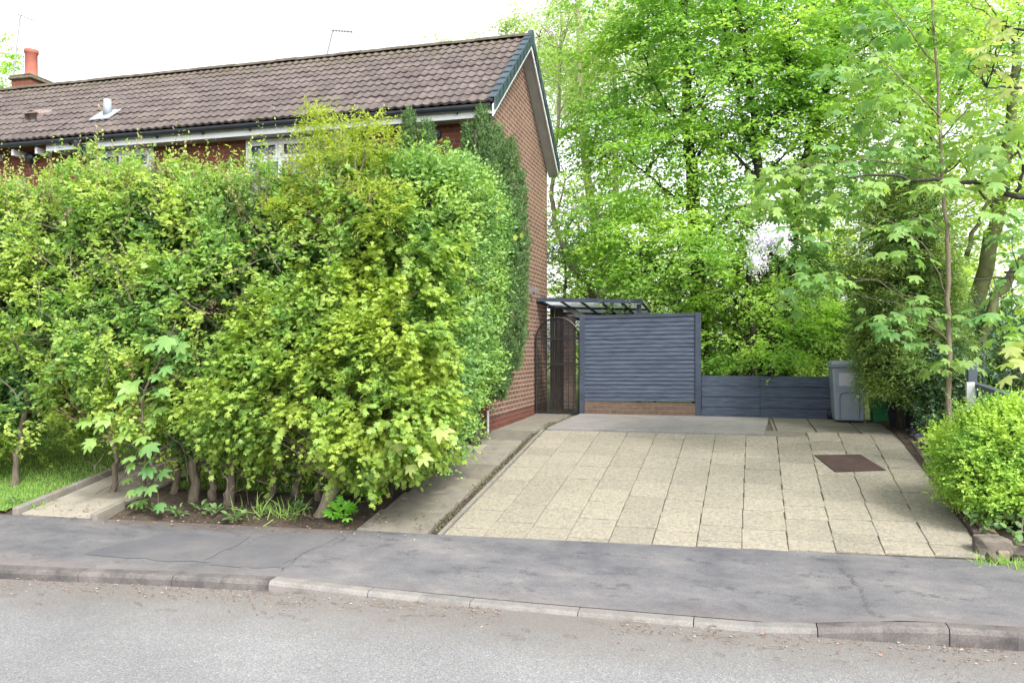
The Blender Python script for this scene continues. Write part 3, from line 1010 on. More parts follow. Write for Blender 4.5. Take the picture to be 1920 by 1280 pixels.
def house_windows(parent, x0, x1, z0, z1, npane, Y=12.2, top_h=0.36):
    """white casement windows with leaded top lights"""
    fr = MB()
    t = 0.065
    y0, y1 = Y - 0.02, Y + 0.07
    fr.box(x0, x1, y0, y1, z1 - t, z1); fr.box(x0, x1, y0, y1, z0, z0 + t)
    wd = (x1 - x0) / npane
    for i in range(npane + 1):
        xc = x0 + wd * i
        xa = max(x0, xc - t / 2 if 0 < i < npane else (xc if i == 0 else xc - t))
        fr.box(xa, xa + t, y0, y1, z0 + t, z1 - t)
    zt_ = z1 - top_h
    for i in range(npane):
        a = x0 + wd * i + (t if i == 0 else t / 2)
        b = x0 + wd * (i + 1) - (t if i == npane - 1 else t / 2)
        fr.box(a, b, y0, y1, zt_ - 0.03, zt_ + 0.03)
        # raised sash of the opening light
        e = 0.045
        za, zb = zt_ + 0.03, z1 - t
        fr.box(a, b, y0 - 0.015, y0, za, za + e); fr.box(a, b, y0 - 0.015, y0, zb - e, zb)
        fr.box(a, a + e, y0 - 0.015, y0, za + e, zb - e); fr.box(b - e, b, y0 - 0.015, y0, za + e, zb - e)
    wo = fr.build('window', M['white'], parent)
    gl = MB()
    gl.box(x0 + t, x1 - t, Y + 0.02, Y + 0.03, z0 + t, z1 - t)
    gl.build('pane', M['glass'], wo)
    for i in range(npane):
        ld = MB()
        a = x0 + wd * i + (t if i == 0 else t / 2) + .045
        b = x0 + wd * (i + 1) - (t if i == npane - 1 else t / 2) - .045
        za, zb = zt_ + 0.075, z1 - t - 0.045
        h = zb - za
        n = int(round((b - a) / 0.11))
        s = (b - a) / n
        for k in range(-3, n + 3):
            for dr in (1, -1):
                # line from (xk, za) going up with slope
                xa_ = a + k * s
                xb_ = xa_ + dr * h * 0.62
                p, q = (xa_, za), (xb_, zb)
                # clip to a..b
                if max(p[0], q[0]) <= a or min(p[0], q[0]) >= b: continue
                def cl(p, q):
                    pts = []
                    for (u, v) in ((p, q), (q, p)):
                        X, Z = u
                        if X < a: tt = (a - X) / (v[0] - X); X, Z = a, Z + tt * (v[1] - Z)
                        if X > b: tt = (b - X) / (v[0] - X); X, Z = b, Z + tt * (v[1] - Z)
                        pts.append((X, Z))
                    return pts
                p, q = cl(p, q)
                ld.beam((p[0], Y + 0.012, p[1]), (q[0], Y + 0.012, q[1]), 0.008, 0.008, (0, 1, 0))
        if ld.v: ld.build('lattice', M['gutter'], wo)
    sl = MB()
    sl.box(x0 - 0.05, x1 + 0.05, Y - 0.1, Y - 0.021, z0 - 0.05, z0)
    sl.build('sill', M['white'], wo)
    return wo

def wall_with_holes(mb, x0, x1, z0, z1, holes, Y, th=0.25):
    """front wall cut around its openings"""
    xs = sorted(set([x0, x1] + [h[0] for h in holes] + [h[1] for h in holes]))
    zs = sorted(set([z0, z1] + [h[2] for h in holes] + [h[3] for h in holes]))
    def inside(a, b): return any(h[0] <= a <= h[1] and h[2] <= b <= h[3] for h in holes)
    for i in range(len(xs) - 1):
        for j in range(len(zs) - 1):
            if inside((xs[i] + xs[i + 1]) / 2, (zs[j] + zs[j + 1]) / 2): continue
            mb.add([(xs[i], Y, zs[j]), (xs[i + 1], Y, zs[j]), (xs[i + 1], Y, zs[j + 1]), (xs[i], Y, zs[j + 1])], [(0, 1, 2, 3)])
    for (a, b, c, d) in holes:
        mb.add([(a, Y, c), (b, Y, c), (b, Y, d), (a, Y, d), (a, Y + th, c), (b, Y + th, c), (b, Y + th, d), (a, Y + th, d)],
               [(4, 5, 1, 0), (5, 6, 2, 1), (6, 7, 3, 2), (7, 4, 0, 3)])
        mb.add([(a, Y + th, c), (b, Y + th, c), (b, Y + th, d), (a, Y + th, d)], [(0, 1, 2, 3)])

YF, YBk = 12.2, 16.32
XG = -3.72
# --- end-of-terrace house
H = thing('brick_house', 'red brick end of terrace house with brown tiled roof, gable end beside the path', 'house', (XG, YF, -1.28))
w_holes = [(-8.0, -6.05, 2.25, 3.53), (-11.1, -9.85, 2.25, 3.53), (-8.2, -6.0, -0.5, 0.95), (-11.0, -9.7, -0.5, 0.95)]
mb = MB()
wall_with_holes(mb, SPLIT, XG, -1.8, 3.80, w_holes, YF)
mb.build('front_wall', M['brick_front'], H)
for (a, b, c, d) in w_holes:
    house_windows(H, a, b, c, d, 3 if b - a > 1.6 else 2)
# gable wall, pentagon with thickness
zg_f = Z_E + (YF - Y_E) * TP - 0.10
zg_r = Z_R - 0.13
DPC = -1.06
mb = MB()
def prism_x(mb, prof, xa, xb):
    n = len(prof)
    vs = [(xb, y, z) for y, z in prof] + [(xa, y, z) for y, z in prof]
    mb.add(vs, [tuple(range(n)), tuple(range(2 * n - 1, n - 1, -1))] + [(i, n + i, n + (i + 1) % n, (i + 1) % n) for i in range(n)])
prism_x(mb, [(YF + 0.002, DPC), (YBk, DPC), (YBk, zg_f), (Y_R, zg_r), (YF + 0.002, zg_f)], XG - 0.25, XG)
mb.build('gable_wall', M['brick_side'], H)
mb = MB()
prism_x(mb, [(YF + 0.002, -1.8), (YBk, -1.8), (YBk, DPC - 0.012), (YF + 0.002, DPC - 0.012)], XG - 0.25, XG + 0.004)
mb.build('wall_base', M['brick_base'], H)
mb = MB()
mb.box(XG - 0.24, XG + 0.002, YF + 0.004, YBk, DPC - 0.012, DPC)
mb.build('damp_course', M['gutter'], H)
mb = MB()
mb.box(SPLIT, XG - 0.3, YBk - 0.25, YBk, -1.8, zg_f)
mb.build('back_wall', M['brick_front'], H)
roof_mesh(SPLIT, RX1, H)
ridge(SPLIT, RX1 + 0.02, H)
# fascia, soffit and gutter
mb = MB()
mb.box(SPLIT - 0.15, XG + 0.10, YF - 0.30, YF - 0.275, 3.53, 3.70)
mb.build('fascia', M['white'], H)
mb = MB()
mb.box(SPLIT, XG + 0.10, YF - 0.272, YF - 0.002, 3.545, 3.565)
mb.build('soffit', M['soffit'], H)
def gutter(x0, x1, parent):
    mb = MB()
    n = 9
    for r, off in ((0.062, 0), (0.056, 1)):
        pass
    vs, fs = [], []
    for xx in (x0, x1):
        for k in range(n):
            t = math.radians(180 + 180 * k / (n - 1))
            vs.append((xx, YF - 0.365 + 0.062 * math.cos(t), 3.70 + 0.075 * math.sin(t)))
        for k in range(n - 1, -1, -1):
            t = math.radians(180 + 180 * k / (n - 1))
            vs.append((xx, YF - 0.365 + 0.056 * math.cos(t), 3.702 + 0.069 * math.sin(t)))
    m = 2 * n
    fs = [(i, (i + 1) % m, m + (i + 1) % m, m + i) for i in range(m)] + [tuple(range(n))[::-1], tuple(range(m, m + n))]
    mb.add(vs, fs)
    for i in range(int((x1 - x0) / 0.9) + 1):     # brackets
        xx = x0 + 0.4 + 0.9 * i
        if xx < x1: mb.box(xx, xx + 0.03, YF - 0.37, YF - 0.302, 3.60, 3.63)
    g = mb.build('gutter', M['gutter'], parent)
    return g
gutter(SPLIT - 0.02, XG + 0.16, H)
# gable overhang: soffit board, white barge board, dark verge caps, on both rakes
for side in (1, -1):
    def fy(y): return y if side > 0 else 2 * Y_R - y
    def zr(y): return Z_E + (y - Y_E) * TP
    mb = MB()
    y0, y1 = Y_E - 0.06, Y_R
    vs = []
    for y_ in (y0, y1):
        for x_, dz in ((XG + 0.001, -0.16), (RX1 + 0.0, -0.16), (RX1 + 0.0, -0.14), (XG + 0.001, -0.14)):
            vs.append((x_, fy(y_), zr(y_) + dz))
    mb.hexa(vs)
    mb.build('verge_soffit', M['soffit'], H)
    mb = MB()
    vs = []
    for y_ in (y0, y1):
        for x_, dz in ((RX1 + 0.002, -0.20), (RX1 + 0.022, -0.20), (RX1 + 0.022, -0.03), (RX1 + 0.002, -0.03)):
            vs.append((x_, fy(y_), zr(y_) + dz))
    mb.hexa(vs)
    mb.build('barge_board', M['white'], H)
    mb = MB()
    nrow = 11
    for r in range(nrow):
        ya = Y_E + (Y_R - Y_E) * r / nrow - 0.035
        yb_ = Y_E + (Y_R - Y_E) * (r + 1) / nrow
        vs = []
        for y_, lift in ((ya, 0.03), (yb_, 0.0)):
            for x_, dz in ((RX1 - 0.085, 0.02), (RX1 + 0.048, -0.125), (RX1 + 0.048, 0.045), (RX1 - 0.085, 0.045)):
                if dz == 0.02: x_, dz = RX1 - 0.085, 0.028
                vs.append((x_, fy(y_), zr(y_) + dz + lift))
        # outer leaf and top leaf of the cap
        a = MB()
        P = vs
        mb.hexa([(RX1 + 0.024, fy(ya), zr(ya) - 0.125 + .01), (RX1 + 0.05, fy(ya), zr(ya) - 0.125 + .01), (RX1 + 0.05, fy(yb_), zr(yb_) - 0.125), (RX1 + 0.024, fy(yb_), zr(yb_) - 0.125),
                 (RX1 + 0.024, fy(ya), zr(ya) + 0.085), (RX1 + 0.05, fy(ya), zr(ya) + 0.085), (RX1 + 0.05, fy(yb_), zr(yb_) + 0.055), (RX1 + 0.024, fy(yb_), zr(yb_) + 0.055)])
        mb.hexa([(RX1 - 0.075, fy(ya), zr(ya) + 0.075), (RX1 + 0.0238, fy(ya), zr(ya) + 0.075), (RX1 + 0.0238, fy(yb_), zr(yb_) + 0.045), (RX1 - 0.075, fy(yb_), zr(yb_) + 0.045),
                 (RX1 - 0.075, fy(ya), zr(ya) + 0.088), (RX1 + 0.0238, fy(ya), zr(ya) + 0.088), (RX1 + 0.0238, fy(yb_), zr(yb_) + 0.058), (RX1 - 0.075, fy(yb_), zr(yb_) + 0.058)])
    mb.build('verge_caps', M['teal'], H)
mb = MB()   # ridge end cap
mb.tube([(RX1 - 0.02, Y_R, Z_R + 0.01), (RX1 + 0.055, Y_R, Z_R + 0.01)], 0.11, 12)
mb.build('ridge_end_cap', M['teal'], H)
# wall vent on the front wall, lamp bracket on the gable
mb = MB()
c = at(818, 252, YF)
mb.tube([(c[0], YF - 0.04, c[2]), (c[0], YF + 0.01, c[2])], [0.085, 0.095], 16)
mb.tube([(c[0], YF - 0.05, c[2]), (c[0], YF - 0.04, c[2])], [0.05, 0.05], 12)
mb.build('wall_vent', M['gutter'], H)
mb = MB()
c = at(998, 545, 15.0)
mb.box(XG, XG + 0.05, 14.85, 14.95, 1.02, 1.20)
mb.box(XG + 0.0501, XG + 0.16, 14.875, 14.925, 1.08, 1.14)
mb.build('wall_bracket', M['aerial'], H)
mb = MB()   # pipe at the corner
mb.box(XG - 0.012, XG + 0.014, YF - 0.028, YF - 0.002, -1.30, -0.95)
mb.build('corner_pipe', M['white'], H)
# flue through the roof
fc = np.array((-11.0, 12.42, Z_E + (12.42 - Y_E) * TP + 0.05))
mb = MB()
mb.hexa([(fc[0] - .22, 12.20, fc[2] - .22 * TP + .02), (fc[0] + .20, 12.20, fc[2] - .22 * TP + .02), (fc[0] + .20, 12.52, fc[2] + .1 * TP + .02), (fc[0] - .22, 12.52, fc[2] + .1 * TP + .02),
         (fc[0] - .22, 12.20, fc[2] - .22 * TP + .035), (fc[0] + .20, 12.20, fc[2] - .22 * TP + .035), (fc[0] + .20, 12.52, fc[2] + .1 * TP + .035), (fc[0] - .22, 12.52, fc[2] + .1 * TP + .035)])
fo = mb.build('flue', M['lead'], H)
mb = MB()
mb.tube([(fc[0], 12.40, fc[2] - .05), (fc[0], 12.40, fc[2] + .26)], [0.075, 0.068], 14)
mb.build('flue_pipe', M['lead'], fo, True)
# --- neighbouring house in the terrace
N = thing('brick_house', 'neighbouring terrace house at the left with chimney, red brick wall and exposed rafter ends', 'house', (-15.0, YF, -1.28))
n_holes = [(-14.6, -13.0, 2.1, 3.0), (-15.2, -13.3, -0.5, 0.95)]
mb = MB()
wall_with_holes(mb, -20.0, SPLIT - 0.002, -1.8, 3.80, n_holes, YF)
mb.build('front_wall', M['brick_front'], N)
for (a, b, c, d) in n_holes: house_windows(N, a, b, c, d, 2)
roof_mesh(-20.1, SPLIT - 0.003, N)
ridge(-20.1, SPLIT - 0.003, N)
for px in (38, 82, 118, -10, -60):
    c = at(px, 280, YF - 0.15)
    mb = MB()
    mb.box(c[0] - .025, c[0] + .025, YF - 0.32, YF - 0.002, 3.50, 3.61)
    mb.build('rafter_end', M['white'], N)
gutter(-20, SPLIT - 0.025, N)
mb = MB()
mb.box(-20.0, -19.75, YF + .3, YBk, -1.8, zg_f); mb.box(-19.74, SPLIT - .05, YBk - .25, YBk, -1.8, zg_f)
mb.build('back_wall', M['brick_front'], N)
# downpipe with swan neck between the two houses
mb = MB()
dx = at(150, 275, YF - .36)[0]
mb.tube([(dx, YF - .365, 3.64), (dx, YF - .365, 3.50), (dx + .05, YF - .34, 3.44), (dx + .40, YF - .10, 3.22), (dx + .44, YF - .06, 3.12), (dx + .44, YF - .06, -1.2)], 0.04, 10)
mb.box(dx - .07, dx + .07, YF - .43, YF - .31, 3.50, 3.64)
mb.build('downpipe', M['iron'], N)
mb = MB()
c = at(66, 298, YF)
mb.tube([(c[0], YF - .17, c[2] + .0), (c[0], YF - .13, c[2]), (c[0], YF - .05, c[2]), (c[0], YF, c[2])], [0.06, 0.10, 0.09, 0.05], 14)
mb.tube([(c[0] - .14, YF - .06, c[2] + .06), (c[0], YF - .08, c[2] + .03)], 0.028, 8)
mb.build('wall_lamp', M['gutter'], N, True)
# tile vent: a small cowl
mb = MB()
vx, vy = -12.78, 12.58
vz = Z_E + (vy - Y_E) * TP + 0.05
prof = []
pr = [(-.14, -.02), (-.14, .10), (-.09, .155), (0, .175), (.09, .155), (.14, .10), (.14, -.02)]
vs = [(vx + a, vy - .12, vz - .08 + b) for a, b in pr] + [(vx + a, vy + .30, vz + .10 + b * .75) for a, b in pr]
mb.add(vs, [(i, i + 1, 8 + i, 7 + i)[::-1] for i in range(6)] + [tuple(range(7, 14))])
mb.add([(vx - .139, vy - .03, vz - .05), (vx + .139, vy - .03, vz - .05), (vx + .139, vy - .03, vz + .09), (vx - .139, vy - .03, vz + .09)], [(0, 1, 2, 3)])
mb.box(vx - .165, vx + .165, vy - .16, vy - .10, vz + .03, vz + .055)
mb.build('roof_vent', m_plain('vent_tile', (0.19, 0.15, 0.135), .85, .2, 8), N)
# chimney
mb = MB()
mb.box(-14.92, -14.42, 14.05, 14.62, 5.0, 5.74)
ch = mb.build('chimney', M['brick_front'], N)
mb = MB()
mb.box(-14.97, -14.37, 14.0, 14.67, 5.741, 5.80)
mb.box(-14.95, -14.39, 14.02, 14.65, 5.801, 5.85)
mb.build('chimney_cap', M['cement'], ch, False, 0.02)
mb = MB()
mb.lathe((-14.67, 14.32, 5.851), [(0.155, 0), (0.145, 0.05), (0.125, 0.1), (0.12, 0.5), (0.14, 0.52), (0.145, 0.6), (0.12, 0.6), (0.10, 0.3)], 18, False)
mb.build('chimney_pot', M['terracotta'], ch, True)
# aerials
def aerial(label, base, top, yag, n, grp):
    t = thing('tv_aerial', label, 'aerial', tuple(base), grp)
    mb = MB()
    mb.tube([base, top], 0.016, 6)
    mb.build('mast', M['aerial'], t)
    mb = MB()
    a, b = np.array(top) + np.array(yag[0]), np.array(top) + np.array(yag[1])
    mb.tube([a, b], 0.009, 5)
    d = unit(b - a)
    s = unit(np.cross(d, (0, 0, 1)))
    for i in range(n):
        p = a + (b - a) * (i / max(1, n - 1))
        L = 0.16 if i else 0.26
        mb.tube([p - s * L, p + s * L], 0.006, 4)
    mb.build('antenna', M['aerial'], t)
aerial('tall thin tv aerial on a mast beside the chimney', at(22, 172, 14.5), at(38, 30, 14.5), ((-.05, 0, .03), (.12, .25, -.02)), 6, 'television aerials on the roofs')
aerial('tv aerial with long boom rising behind the middle of the ridge', at(611, 112, 14.45), at(624, 58, 14.45), ((-.05, .05, .03), (.45, -.05, -.09)), 8, 'television aerials on the roofs')

# ================================================================== SCREEN FENCE, PLINTH, GATE, CANOPY
YS = 15.2
pl_ = at(1092, 770, YS)[0]; pr_ = at(1309, 770, YS)[0]
ztop = 0.635
t = thing('fence_panel', 'tall slate blue slatted fence panel between two posts on a low brick plinth', 'fence', (pl_, YS, -1.22))
mb = MB()
nsl = 20
zb_ = -0.955
hgt = (ztop - 0.06 - zb_) / nsl
rr = random.Random(5)
a_, b_ = pl_ + 0.051, pr_ - 0.051
for i in range(nsl):                # overlapping lap boards, running slightly uphill
    z0 = zb_ + hgt * i
    jl, jr = rr.uniform(-.006, .006) - 0.012, rr.uniform(-.006, .006) + 0.012
    mb.hexa([(a_, YS - 0.030, z0 + jl), (b_, YS - 0.030, z0 + jr), (b_, YS - 0.012, z0 + jr), (a_, YS - 0.012, z0 + jl),
             (a_, YS - 0.012, z0 + hgt + .018 + jl), (b_, YS - 0.012, z0 + hgt + .018 + jr), (b_, YS + 0.0, z0 + hgt + .018 + jr), (a_, YS + 0.0, z0 + hgt + .018 + jl)])
mb.build('slat_panel', M['slate_paint'], t)
mb = MB()
mb.hexa([(a_, YS - .035, ztop - .065), (b_, YS - .035, ztop - .03), (b_, YS + .03, ztop - .03), (a_, YS + .03, ztop - .065), (a_, YS - .035, ztop), (b_, YS - .035, ztop + .03), (b_, YS + .03, ztop + .03), (a_, YS + .03, ztop)])
mb.build('top_rail', M['slate_paint_b'], t)
for xx, zz in ((pl_, ztop + .005), (pr_, ztop + 0.035)):
    mb = MB()
    mb.box(xx - .05, xx + .05, YS - .05, YS + .05, -1.26, zz)
    mb.build('post', M['slate_paint_b'], t, False, 0.004)
mb = MB()
mb.box(pl_ + .051, pr_ - .051, YS - .06, YS + .05, -1.27, -0.975)
o = mb.build('brick_plinth', M['brick_low'], None)
tag(o, 'low strip of orange brickwork under the tall slatted fence panel', 'wall')

t = thing('low_fence', 'low slate blue board fence running from the tall panel to the bin', 'fence', (0.5, 15.42, -1.22))
for k, (xa, xb) in enumerate(((pr_ + .052, at(1425, 740, 15.42)[0] - .004), (at(1425, 740, 15.42)[0] + .004, 1.62))):
    mb = MB()
    nb = 4
    zz0, zz1 = -1.24, -0.475
    for i in range(nb):
        h = (zz1 - zz0) / nb
        dy = 0.012 * ((i + k) % 2)
        mb.box(xa, xb, 15.40 + dy, 15.425 + dy, zz0 + h * i + .004, zz0 + h * (i + 1) - .004)
    mb.box(xa, xb, 15.44, 15.45, zz0, zz1 - 0.02)
    mb.build('board_panel', M['slate_paint'], t)
for xx in (0.45, 1.66, -0.55):
    mb = MB()
    mb.box(xx - .045, xx + .045, 15.452, 15.54, -1.25, -0.47)
    mb.build('post', M['slate_paint_b'], t)

# arched iron gate with bars and a fine mesh
gx0, gx1 = XG + 0.04, pl_ - 0.06
gz0, gzs, gza = -1.235, 0.20, 0.60
t = thing('iron_gate', 'black iron mesh gate with arched top between house wall and fence', 'gate', (gx0, YS, gz0))
gc, gr = (gx0 + gx1) / 2, (gx1 - gx0) / 2
def arch(u):
    return gzs + (gza - gzs) * math.sqrt(max(0, 1 - ((u - gc) / gr) ** 2))
mb = MB()
pts = [(gx0, YS, gz0)] + [(gc - gr * math.cos(math.pi * k / 16), YS, gzs + (gza - gzs) * math.sin(math.pi * k / 16)) for k in range(17)] + [(gx1, YS, gz0)]
mb.tube(pts, 0.018, 6)
for z_ in (gz0 + .04, -0.28, gzs): mb.beam((gx0, YS, z_), (gx1, YS, z_), 0.025, 0.035)
mb.build('frame', M['iron'], t)
mb = MB()
for i in range(1, 8):
    u = gx0 + (gx1 - gx0) * i / 8
    mb.tube([(u, YS, gz0), (u, YS, arch(u))], 0.008, 5)
mb.build('bars', M['iron'], t)
mb = MB()
z_ = gz0 + 0.03
while z_ < gza - 0.01:
    hw = gr if z_ < gzs else gr * math.sqrt(max(0, 1 - ((z_ - gzs) / (gza - gzs)) ** 2))
    wd = 0.007 if z_ < gzs else 0.011
    mb.beam((gc - hw, YS + .012, z_), (gc + hw, YS + .012, z_), 0.006, wd)
    z_ += 0.027 if z_ < gzs else 0.026
for i in range(1, 24):
    u = gx0 + (gx1 - gx0) * i / 24
    mb.beam((u, YS + .02, gz0), (u, YS + .02, arch(u)), 0.004, 0.004)
mb.build('mesh', M['iron'], t)

# lean-to behind the gate: plank front and a pale brick pier
t = thing('lean_to', 'weathered wooden lean-to with a pale brick pier behind the iron gate', 'shed', (-3.4, 16.5, -1.22))
mb = MB()
rr = random.Random(6)
xw = XG + 0.02
k = 0
while xw < -3.42:
    wv = 0.095
    zt1 = float(np.interp(xw, [-3.7, -2.9], [0.92, 0.62]))
    mb.box(xw, xw + wv - .006, 16.50 + rr.uniform(0, .015), 16.53, -1.22, zt1)
    xw += wv
mb.build('plank_wall', M['oldwood'], t)
mb = MB()
mb.box(-3.40, -3.20, 16.45, 16.70, -1.22, 0.68)
mb.build('pier', m_brick('pale_brick', 0, (0.30, 0.22, 0.185), (0.24, 0.175, 0.15), (0.36, 0.31, 0.27)), t)
mb = MB()
mb.beam((XG + .02, 16.42, 0.97), (-2.88, 16.42, 0.64), 0.05, 0.07)
mb.build('barge_board', M['soffit'], t)

# canopy
t = thing('lean_to_canopy', 'grey framed translucent canopy fixed to the gable wall above the gate', 'canopy', (XG, 15.4, 0.95))
cx0, cx1 = XG + 0.01, -1.68
cy0, cy1 = 15.4, 18.7
def cz(x, y): return 0.965 - 0.035 * (x - cx0) - 0.075 * (y - cy0)
mb = MB()
vs = []
for d in (0.02, 0.028):
    for (a, b) in ((cx0, cy0), (cx1, cy0), (cx1, cy1), (cx0, cy1)): vs.append((a, b, cz(a, b) + d))
mb.hexa(vs)
mb.build('roof_sheet', M['poly'], t)
mb = MB()
for i in range(6):
    x_ = cx0 + .03 + (cx1 - cx0 - .06) * i / 5
    mb.beam((x_, cy0 + .031, cz(x_, cy0)), (x_, cy1 - .031, cz(x_, cy1)), 0.035, 0.036)
for i, y_ in enumerate((cy0, 16.35, 17.3, cy1)):
    mb.beam((cx0, y_, cz(cx0, y_) - (0.0 if i in (0, 3) else 0.038)), (cx1, y_, cz(cx1, y_) - (0.0 if i in (0, 3) else 0.038)), 0.06, 0.075 if i in (0, 3) else 0.04)
mb.build('frame', M['slate_paint_b'], t)
for y_ in (15.5, 18.6):
    mb = MB()
    mb.box(cx1 - .12, cx1 - .04, y_ - .04, y_ + .04, -1.25, cz(cx1, y_) - 0.04)
    mb.build('post', M['slate_paint_b'], t)

# ================================================================== BIN, POT, PLATE, EDGES ON THE RIGHT
bc = at(1590, 786, 15.0)
bx_, by_ = bc[0], 15.05
bz = zdrive(bx_, 14.9)
t = thing('wheelie_bin', 'grey blue wheelie bin with a pale label standing at the end of the low fence', 'bin', (bx_, by_, bz))
def tapered(mb, x, y, z, w0, d0, w1, d1, z0, z1):
    mb.hexa([(x - w0 / 2, y - d0 / 2, z + z0), (x + w0 / 2, y - d0 / 2, z + z0), (x + w0 / 2, y + d0 / 2, z + z0), (x - w0 / 2, y + d0 / 2, z + z0),
             (x - w1 / 2, y - d1 / 2, z + z1), (x + w1 / 2, y - d1 / 2, z + z1), (x + w1 / 2, y + d1 / 2, z + z1), (x - w1 / 2, y + d1 / 2, z + z1)])
mb = MB(); tapered(mb, bx_, by_, bz, .46, .50, .56, .62, 0.03, .94)
mb.build('body', M['bin'], t, False, 0.03)
mb = MB(); tapered(mb, bx_, by_, bz, .60, .68, .60, .70, 0.93, .975); tapered(mb, bx_, by_, bz, .60, .70, .52, .60, .976, 1.04)
mb.build('lid', M['bin'], t, False, 0.015)
mb = MB()   # moulded arch panel on the front
pts = [(-.15, .06), (-.155, .42), (-.14, .48), (-.09, .51), (.09, .51), (.14, .48), (.155, .42), (.15, .06)]
def by_front(h): return by_ - (.25 + .06 * (h - .03) / .91) - .004
mb.tube([(bx_ + a, by_front(h) - .002, bz + h) for a, h in pts], 0.008, 5)
mb.build('moulding', M['bin_dark'], t)
mb = MB()
mb.hexa([(bx_ - .17, by_front(.62), bz + .62), (bx_ + .17, by_front(.62), bz + .62), (bx_ + .17, by_front(.62) + .01, bz + .62), (bx_ - .17, by_front(.62) + .01, bz + .62),
         (bx_ - .175, by_front(.84), bz + .84), (bx_ + .175, by_front(.84), bz + .84), (bx_ + .175, by_front(.84) + .01, bz + .84), (bx_ - .175, by_front(.84) + .01, bz + .84)])
mb.build('label', M['bin_label'], t)
for s in (-1, 1):
    mb = MB()
    mb.tube([(bx_ + s * .27 - .025, by_ + .26, bz + .1), (bx_ + s * .27 + .025, by_ + .26, bz + .1)], 0.1, 16)
    mb.build('wheel', M['pot'], t)
mb = MB(); mb.tube([(bx_ - .22, by_ + .38, bz + .95), (bx_ + .22, by_ + .38, bz + .95)], 0.016, 8)
for s in (-1, 1): mb.beam((bx_ + s * .2, by_ + .3, bz + .95), (bx_ + s * .2, by_ + .385, bz + .95), .03, .03)
mb.build('handle', M['bin'], t)

gc_ = at(1660, 780, 15.1)
t = thing('recycling_box', 'small green plastic crate half hidden behind the dark plant pot', 'crate', (gc_[0], 15.1, zdrive(gc_[0], 15)))
mb = MB(); tapered(mb, gc_[0], 15.1, zdrive(gc_[0], 15), .42, .34, .48, .40, 0, .36)
mb.build('body', M['green_plastic'], t, False, 0.02)
mb = MB(); tapered(mb, gc_[0], 15.1, zdrive(gc_[0], 15), .52, .44, .52, .44, .361, .39)
mb.build('rim', M['green_plastic'], t, False, 0.008)

pc = at(1697, 800, 14.35)
px_, py_ = pc[0], 14.35
pz = zdrive(px_, py_)
t = thing('plant_pot', 'large black round plant pot at the back corner of the drive', 'pot', (px_, py_, pz))
mb = MB(); mb.lathe((px_, py_, pz), [(0.20, 0), (0.22, .03), (0.285, .40), (0.30, .41), (0.31, .47), (0.285, .47), (0.27, .40)], 26, False)
mb.build('body', M['pot'], t, True)
mb = MB(); mb.lathe((px_, py_, pz), [(0.275, .41), (0.01, .43)], 20)
mb.build('compost', M['soil'], t)

# rusty inspection cover, flush with the drive
P = [gpx(1528, 854), gpx(1612, 853), gpx(1659, 882), gpx(1567, 885)]
mb = MB()
top = [(p[0], p[1], zdrive(p[0], p[1]) + 0.012) for p in P]
bot = [(p[0], p[1], p[2] - .02) for p in top]
mb.hexa([bot[3], bot[2], bot[1], bot[0], top[3], top[2], top[1], top[0]])
mb.add([], [])
o = mb.build('manhole_cover', M['rust'], None, False, 0.004)
fr = MB()
for i in range(4):
    p, q = np.array(top[i]), np.array(top[(i + 1) % 4])
    fr.beam(p + (0, 0, -.008), q + (0, 0, -.008), .022, .012)
fr.build('frame', M['rust'], o)
tag(o, 'rusty brown metal inspection cover set in the beige driveway slabs', 'cover')

# timber edging and stone blocks along the right of the drive
mb = MB()
for i, (ya, yb2) in enumerate(((8.40, 9.35), (9.36, 11.0), (11.01, 12.3), (12.31, 13.5))):
    vs = []
    for z_ in (-.05, .035):
        for (dx_, y_) in ((0.015, ya), (.085, ya), (.085, yb2), (.015, yb2)):
            x_ = XR + 0.035 * (y_ - 8.4) + dx_
            vs.append((x_, y_, zdrive(x_, y_) + z_))
    mb.hexa(vs)
o = mb.build('timber_edging', M['timber'], None, False, 0.006)
tag(o, 'brown timber edging strip along the right side of the drive', 'edging')
rr = random.Random(9)
y_ = 8.5
i = 0
while y_ < 13.5:
    L = rr.uniform(.28, .42)
    x_ = XR + 0.035 * (y_ - 8.4) + 0.105
    z_ = zdrive(x_, y_)
    h = rr.uniform(.04, .085)
    wv = rr.uniform(.09, .12)
    mb = MB()
    vs = []
    for dz in (-.06, h):
        for (a, b) in ((0, 0), (wv, .01), (wv, L - .015), (0, L - .015)):
            vs.append((x_ + a + rr.uniform(-.008, .008), y_ + b, zdrive(x_, y_ + b) + dz))
    mb.hexa(vs)
    o = mb.build('edging_stone', M['stone'], None, False, 0.015)
    tag(o, 'small buff stone block in the row edging the right hand bed', 'stone', 'stone blocks edging the right hand bed')
    y_ += L
    i += 1

def rock(name, label, c, r, seed, group=None):
    import bmesh
    bm = bmesh.new()
    bmesh.ops.create_icosphere(bm, subdivisions=3, radius=1.0)
    V = np.array([v.co for v in bm.verts])
    n = vnoise(V, 0.8, seed) - .5
    n2 = vnoise(V, 0.3, seed + 1) - .5
    for v, a, b in zip(bm.verts, n, n2):
        q = v.co * (1 + .5 * a + .15 * b)
        q = Vector((max(-.8, min(.8, q.x)), max(-.8, min(.8, q.y)), max(-.7, min(.7, q.z))))
        v.co = Vector((q.x * r[0] + c[0], q.y * r[1] + c[1], q.z * r[2] + c[2]))
    me = bpy.data.meshes.new(name); bm.to_mesh(me); bm.free()
    o = link_mesh(name, me, M['rock'])
    tag(o, label, 'rock', group)
c = gpx(1862, 1046); rock('rock', 'large flat topped rock below the bushy shrub at the right end of the drive', (c[0] + .02, c[1] + .12, c[2] + .06), (.19, .13, .14), 3, 'rocks at the foot of the right hand shrub')
